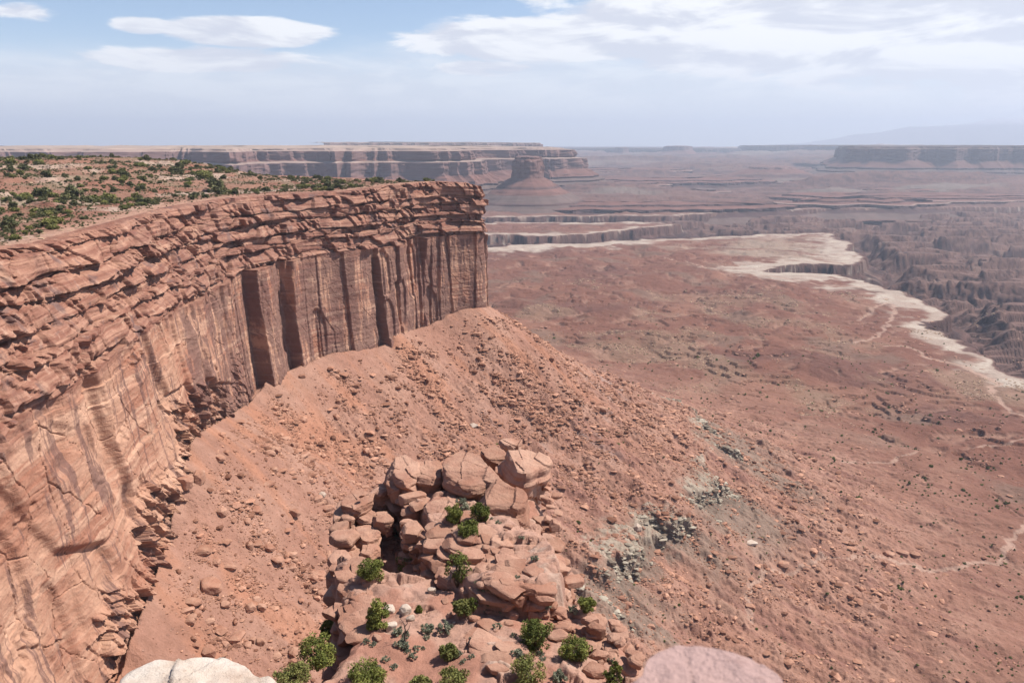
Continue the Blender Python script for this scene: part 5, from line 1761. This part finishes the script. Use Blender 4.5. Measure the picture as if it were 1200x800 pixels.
for px, py, w, h, mat, lab in ((248, 683, 30, 20, M_TALUS, 'large angular block standing on the slope left of the outcrop, nearest to the wall'), (293, 709, 12, 15, M_TALUS, 'left one of two upright blocks side by side on the lower slope'),
                               (307, 709, 13, 13, M_TALUS, 'right one of two upright blocks side by side on the lower slope'), (296, 748, 10, 9, M_TALUS, 'block just below the two upright ones'), (306, 750, 12, 10, M_TALUS, 'square block near the foot of the slope below the two upright ones'),
                               (378, 578, 12, 9, M_PALE, 'pale flat slab on the slope left of the outcrop capstone'), (555, 497, 13, 8, M_PALE, 'whitish block on the slope just above the crowning boulder'), (746, 616, 11, 13, M_PALE, 'whitish leaning block on the lower slope right of the outcrop'),
                               (322, 437, 10, 9, M_TALUS, 'dark block at the foot of the cliff'), (215, 560, 22, 26, M_TALUS, 'tall fallen slab leaning against the foot of the wall'), (233, 556, 18, 24, M_TALUS, 'dark-sided slab standing apart from the foot of the wall'),
                               (880, 635, 12, 6, M_PALE, 'pale flat rock on the red flats of the basin'), (705, 478, 13, 8, M_TALUS, 'blocky rock high on the far slope above the green ledges'), (1072, 648, 12, 7, M_TALUS, 'red block at the end of a row of ledge blocks in the basin'),
                               (1058, 647, 11, 7, M_TALUS, 'middle red block of the row of ledge blocks in the basin'), (1041, 648, 12, 7, M_TALUS, 'first red block of the row of ledge blocks in the basin'), (918, 660, 16, 8, M_TALUS, 'dark ledge block in the basin')):
    p = ground_hit(px, py + h * .35)
    dist = np.linalg.norm(p)
    v, f = rock_mesh(px * 7 + py, 4, 0.8, 11, 0.10)
    r = w * dist / FPX / 2
    ob = mesh_obj('rock', v * np.array((r, r, max(r * .6, h * dist / FPX / 2))), f, mat, smooth=False)
    ob.location = (p[0], p[1], p[2] + h * dist / FPX * .2); ob.rotation_euler = (0, 0, px * 1.3)
    tag(ob, lab, 'rock')
tick('talus rocks')

# grey-green beds breaking out of the lower slope as rows of blocks
n = 260000
th_ = np.radians(rt.uniform(-6, 36, n)); r_ = np.exp(rt.uniform(math.log(330), math.log(1250), n))
gx, gy = r_ * np.sin(th_), r_ * np.cos(th_)
_z, _c, aux = terrain(gx, gy)
sel = (aux['lm'] > 0.45) & (np.abs(aux['zl'] + 284.5) < 3.2) & (aux['slope'] > .3) & (fbm(gx / 22, gy / 22, 3, 851) > -0.1)
gx, gy, r_ = gx[sel][:5000], gy[sel][:5000], r_[sel][:5000]
gz = ground_z(gx, gy)
sz = np.minimum(rt.uniform(0.02, 1, len(gx)) ** -0.45 * 0.85, 3.6) * np.clip(r_ / 650, .8, 1.3)
print('grey ledge blocks', len(gx))
merged('ledge_rubble', PRS, np.stack([gx, gy, gz + .2], 1), sz[:, None] * rt.uniform(.8, 1.4, (len(gx), 3)) * np.array((1.2, 1, .8)), rt.uniform(0, 6.28, len(gx)), M_GREYB)

# ---- yellowish rubble fields and broken ledges out on the bench
n = 60000
th_ = np.radians(rt.uniform(0, 37, n)); r_ = np.exp(rt.uniform(math.log(1000), math.log(2300), n))
bx, by = r_ * np.sin(th_), r_ * np.cos(th_)
ym = sstep(0.02, 0.30, fbm(bx / 180 + 3, by / 260, 5, 97)) * sstep(0.0, 0.3, fbm(bx / 50, by / 50, 3, 811) + 0.1)
sel = (rt.uniform(0, 1, n) < ym * 0.9)
bx, by, r_ = bx[sel][:9000], by[sel][:9000], r_[sel][:9000]
bz = ground_z(bx, by)
sz = rt.uniform(0.05, 1, len(bx)) ** -0.4 * 1.0 * np.clip(r_ / 1400, .8, 1.5)
merged('rubble_field', PRS, np.stack([bx, by, bz], 1), sz[:, None] * rt.uniform(.7, 1.3, (len(bx), 3)), rt.uniform(0, 6.28, len(bx)), M_YEL)


# broken red ledges: blocks strung along the edges of the low terraces
n = 160000
th_ = np.radians(rt.uniform(-4, 38, n)); r_ = np.exp(rt.uniform(math.log(480), math.log(2000), n))
bx, by = r_ * np.sin(th_), r_ * np.cos(th_)
h2_ = fbm(bx / 60, by / 60, 5, 55)
fr_ = (fbm(bx / 260, by / 210, 5, 51) * 20 + h2_ * 5.0) / 5.2 + 0.35 * h2_
fr_ = fr_ - np.floor(fr_)
_z, _c, aux = terrain(bx, by)
sel = ((fr_ > 0.90) | (fr_ < 0.015)) & (fbm(bx / 190, by / 190, 3, 61) > -0.02) & (aux['bench'] > 0.5) & (fbm(bx / 40, by / 40, 3, 63) > 0.02)
bx, by, r_ = bx[sel][:14000], by[sel][:14000], r_[sel][:14000]
sz = rt.uniform(0.03, 1, len(bx)) ** -0.4 * 0.75 * np.clip(r_ / 900, .7, 1.6)
print('ledge blocks', len(bx))
merged('ledge_rubble', PRS, np.stack([bx, by, ground_z(bx, by)], 1), np.minimum(sz, 3.2)[:, None] * rt.uniform(.7, 1.4, (len(bx), 3)) * np.array((1.3, 1, .75)), rt.uniform(0, 6.28, len(bx)), M_TALUS)

# ---- desert shrubs of the basin
def shrub_mesh(seed, n, leaf, ncl=12, flat=0.75):
    rg = np.random.default_rng(seed)
    d = rg.normal(size=(ncl, 3)); d /= np.linalg.norm(d, axis=1)[:, None]
    cen = d * rg.uniform(.3, .8, ncl)[:, None] * np.array((1, 1, flat)); cen[:, 2] = cen[:, 2] * .8 + .62 * flat
    rad = rg.uniform(.22, .48, ncl)
    v, f, lr = leaves(rg, cen, rad, n, leaf)
    v[:, 2] = np.maximum(v[:, 2], -0.05)
    return v, f, lr


SHR = [shrub_mesh(100 + k, 260, 0.42, flat=(0.8, 0.65, 0.9, 0.7)[k]) for k in range(4)]
SHRS = [shrub_mesh(110 + k, 60, 0.75) for k in range(4)]
SME = []
for v, f, lr in SHR:
    ob = mesh_obj('shrub', v, f, M_JUN, smooth=False, attrs={'leafrnd': lr}); SME.append(ob.data); bpy.data.objects.remove(ob)
n = 90000
th_ = np.radians(rt.uniform(-30, 38, n)); r_ = np.exp(rt.uniform(math.log(260), math.log(1900), n))
bx, by = r_ * np.sin(th_), r_ * np.cos(th_)
_z, _c, aux = terrain(bx, by)
bz = ground_z(bx, by)
pxs, pys, _ = project(bx, by, bz)
cl = fbm(bx / 60, by / 60, 4, 821)
dens = aux['bench'] * (0.10 + 0.9 * sstep(-0.05, 0.4, cl)) * np.interp(r_, [300, 600, 900, 1300, 1900], [1, .8, .35, .16, .06]) + aux['slope'] * 0.07 * sstep(60, 200, aux['d']) * sstep(-.1, .4, cl)
dens += 0.5 * aux['bench'] * sstep(0.55, 0.85, ridged(bx / 170 + 0.25 * fbm(bx / 60, by / 60, 5, 55), by / 170 + 0.25 * fbm(bx / 60, by / 60, 5, 55), 3, 71)) * (r_ < 1000)
sel = visible(bx, by, bz) & (rt.uniform(0, 1, n) < dens) & ~aux['ins'] & (aux['d'] > 5)
bx, by, bz, r_ = bx[sel], by[sel], bz[sel], r_[sel]
sz = rt.lognormal(-0.16, 0.42, len(bx)) * np.clip(r_ / 800, .75, 1.2)
order = np.argsort(-sz / r_)
print('shrubs', len(bx))
bg_, sm_ = order[:270], order[270:16000]
S = sz[:, None] * rt.uniform(.8, 1.2, (len(bx), 3))
L = np.stack([bx, by, bz - .1], 1)
pxs, pys, _ = project(bx, by, bz)
copies('shrub', SME, L[bg_], S[bg_], rt.uniform(0, 6.28, len(bg_)), lambda i: 'dark shrub dotting the slope between the cliff and the outcrop' if pxs[bg_[i]] < 640 else 'dark green shrub dotting the red flats of the basin', 'shrub', 'shrubs of the basin')
merged('brush', SHRS, L[sm_], S[sm_], rt.uniform(0, 6.28, len(sm_)), M_JUN)
tick('basin shrubs')

# ---- junipers and pinyons of the mesa top
TREES = [shrub_mesh(130 + k, 900, 0.26, 20, (0.95, 0.8, 1.1, 0.85, 0.75)[k]) for k in range(5)]
TREESS = [shrub_mesh(140 + k, 140, 0.5, 14, 0.8) for k in range(5)]
TRM = []
for k, (v, f, lr) in enumerate(TREES):
    ob = mesh_obj('tree', v, f, M_PIN if k % 2 == 0 else M_JUN2, smooth=False, attrs={'leafrnd': lr}); TRM.append(ob.data); bpy.data.objects.remove(ob)
n = 42000
th_ = np.radians(rt.uniform(-37, 0, n)); r_ = rt.uniform(235, 1150, n)
bx, by = r_ * np.sin(th_), r_ * np.cos(th_)
bz, dpl, inn, _w, _w2 = plateau(bx, by)
cl = fbm(bx / 60, by / 60, 4, 831) + 0.3 * fbm(bx / 18, by / 18, 3, 833)
dens = sstep(-0.35, 0.4, cl) * sstep(5, 34, dpl) * 0.50 * np.interp(r_, [235, 420, 800, 1150], [.28, .75, 1, .9])
sel = inn & visible(bx, by, bz, top=140) & (rt.uniform(0, 1, n) < dens)
bx, by, bz, r_, dpl = bx[sel], by[sel], bz[sel], r_[sel], dpl[sel]
sz = rt.lognormal(-0.08, 0.48, len(bx)) * np.clip(r_ / 420, .62, 1.3)
print('mesa trees', len(bx))
S = sz[:, None] * np.stack([rt.uniform(.8, 1.3, len(bx)), rt.uniform(.8, 1.3, len(bx)), rt.uniform(.75, 1.1, len(bx))], 1)
L = np.stack([bx, by, bz - .1], 1)
order = np.argsort(-sz / r_)
bg_, sm_ = order[:290], order[290:7000]
copies('juniper', TRM, L[bg_], S[bg_], rt.uniform(0, 6.28, len(bg_)), lambda i: 'dark green juniper among the scattered trees on the mesa top', 'tree', 'trees of the mesa top')
merged('woodland', TREESS, L[sm_], S[sm_] * 0.8, rt.uniform(0, 6.28, len(sm_)), M_PIN)
n = 60000
th_ = np.radians(rt.uniform(-37, 0, n)); r_ = rt.uniform(235, 1000, n)
bx, by = r_ * np.sin(th_), r_ * np.cos(th_)
bz, dpl, inn, _w, _w2 = plateau(bx, by)
sel = inn & visible(bx, by, bz, top=140) & (rt.uniform(0, 1, n) < (0.12 + 0.6 * sstep(-.2, .4, fbm(bx / 28, by / 28, 4, 841))) * sstep(3, 25, dpl))
bx, by, bz = bx[sel][:14000], by[sel][:14000], bz[sel][:14000]
sz = rt.uniform(.22, .62, len(bx))
merged('scrub', SHRS, np.stack([bx, by, bz - .05], 1), sz[:, None] * rt.uniform(.8, 1.3, (len(bx), 3)), rt.uniform(0, 6.28, len(bx)), M_PIN)
# pale blocks of slickrock between the trees
n = 5200
th_ = np.radians(rt.uniform(-37, 0, n)); r_ = rt.uniform(235, 1000, n)
bx, by = r_ * np.sin(th_), r_ * np.cos(th_)
bz, dpl, inn, _w, _w2 = plateau(bx, by)
sel = inn & visible(bx, by, bz, top=140)
bx, by, bz = bx[sel], by[sel], bz[sel]
pale = fbm(bx / 55, by / 90, 5, 313) > 0.05
bx, by, bz = bx[pale], by[pale], bz[pale]
sz = rt.uniform(.4, 1.5, len(bx))
merged('slickrock_blocks', PRS, np.stack([bx, by, bz], 1), sz[:, None] * rt.uniform(.7, 1.4, (len(bx), 3)) * np.array((1.3, 1.3, .7)), rt.uniform(0, 6.28, len(bx)), M_YEL)
tick('mesa trees')

# ------------------------------------------------------------------ the overlook itself
def build_overlook():
    xs = np.arange(-130, 90, 0.8); ys = np.arange(-80, 47, 0.5)
    x, y = np.meshgrid(xs, ys)
    z = np.interp(y + 1.2 * fbm(x / 5, y / 5, 3, 901), [-80, -.9, -0.4, 5, 6, 13.8, 15, 24, 30, 46], [-1.7, -1.7, -6.5, -8.6, -10.2, -11.4, -17, -23.5, -32, -37.5])
    side = sstep(24, 60, np.abs(x))
    z = z + (np.minimum(z, -38.5) - z) * side * sstep(-5, 15, y)
    z = z + np.minimum(0, 0.5 * fbm(x / 4, y / 4, 4, 903)) * sstep(0, 4, y)
    col = np.ones(x.shape + (3,)) * (0.48, 0.29, 0.21)
    o = mesh_obj('overlook_ground', np.stack([x, y, z], -1).reshape(-1, 3), grid_faces(*x.shape), M_TERR, attrs={'Col': col.reshape(-1, 3)})
    tag(o, kind='structure')


build_overlook()
M_WHITE = mat_rock('white_caprock', (0.60, 0.47, 0.37), (0.72, 0.64, 0.56), (0.36, 0.22, 0.16), 2.6, 0.7)
ob = prism_boulder('boulder', [(116, 820), (142, 786), (160, 772), (182, 763), (203, 763), (213, 770), (232, 764), (252, 761), (276, 766), (304, 780), (328, 796), (338, 830), (300, 900), (150, 900)], -8.02, 0.03, 2.2, M_WHITE, .2, seed=50, dome=0.08, Y0=11.5, ds=.35, rough=.10, cuts=3, depth=(.9, 1.0))
tag(ob, 'whitish rounded caprock boulder cut by the bottom edge, lower left', 'boulder')
M_PINK = mat_rock('pink_wall_stone', (0.46, 0.30, 0.265), (0.52, 0.35, 0.315), (0.34, 0.21, 0.185), 6.0, 0.15)
ob = prism_boulder('wall_stone', [(722, 820), (752, 792), (795, 754), (812, 756), (840, 762), (880, 772), (912, 792), (930, 830), (880, 930), (770, 930)], -0.895, 0.0, 0.5, M_PINK, .05, seed=52, dome=0.0, round_=.04, Y0=1.3, ds=.03, rough=.03, cuts=0)
tag(ob, 'blurred pink block of stone close to the camera at the bottom edge', 'stone')
mc, g_, b_ = new_mat('dark_joint'); b_.inputs['Base Color'].default_value = (0.12, 0.07, 0.06, 1)
a0 = at(834, 792, z=-0.925) - np.array(ob.location); a1 = at(834, 850, z=-0.925) - np.array(ob.location)
v, f = tube([(a0[0], a0[1] + .004, .49), (a1[0], a1[1], .492)], [.004, .004], 6)
mesh_obj('joint', v, f, mc, ob)
ob2 = prism_boulder('wall_stone', [(876, 790), (886, 776), (904, 786), (920, 800), (935, 840), (890, 840)], -0.93, 0.0, 0.45, M_WHITE, .05, seed=53, dome=0.03, Y0=1.3, ds=.03, rough=.03, cuts=0)
tag(ob2, 'small white corner of stone beside the blurred pink block', 'stone')
tick('done')
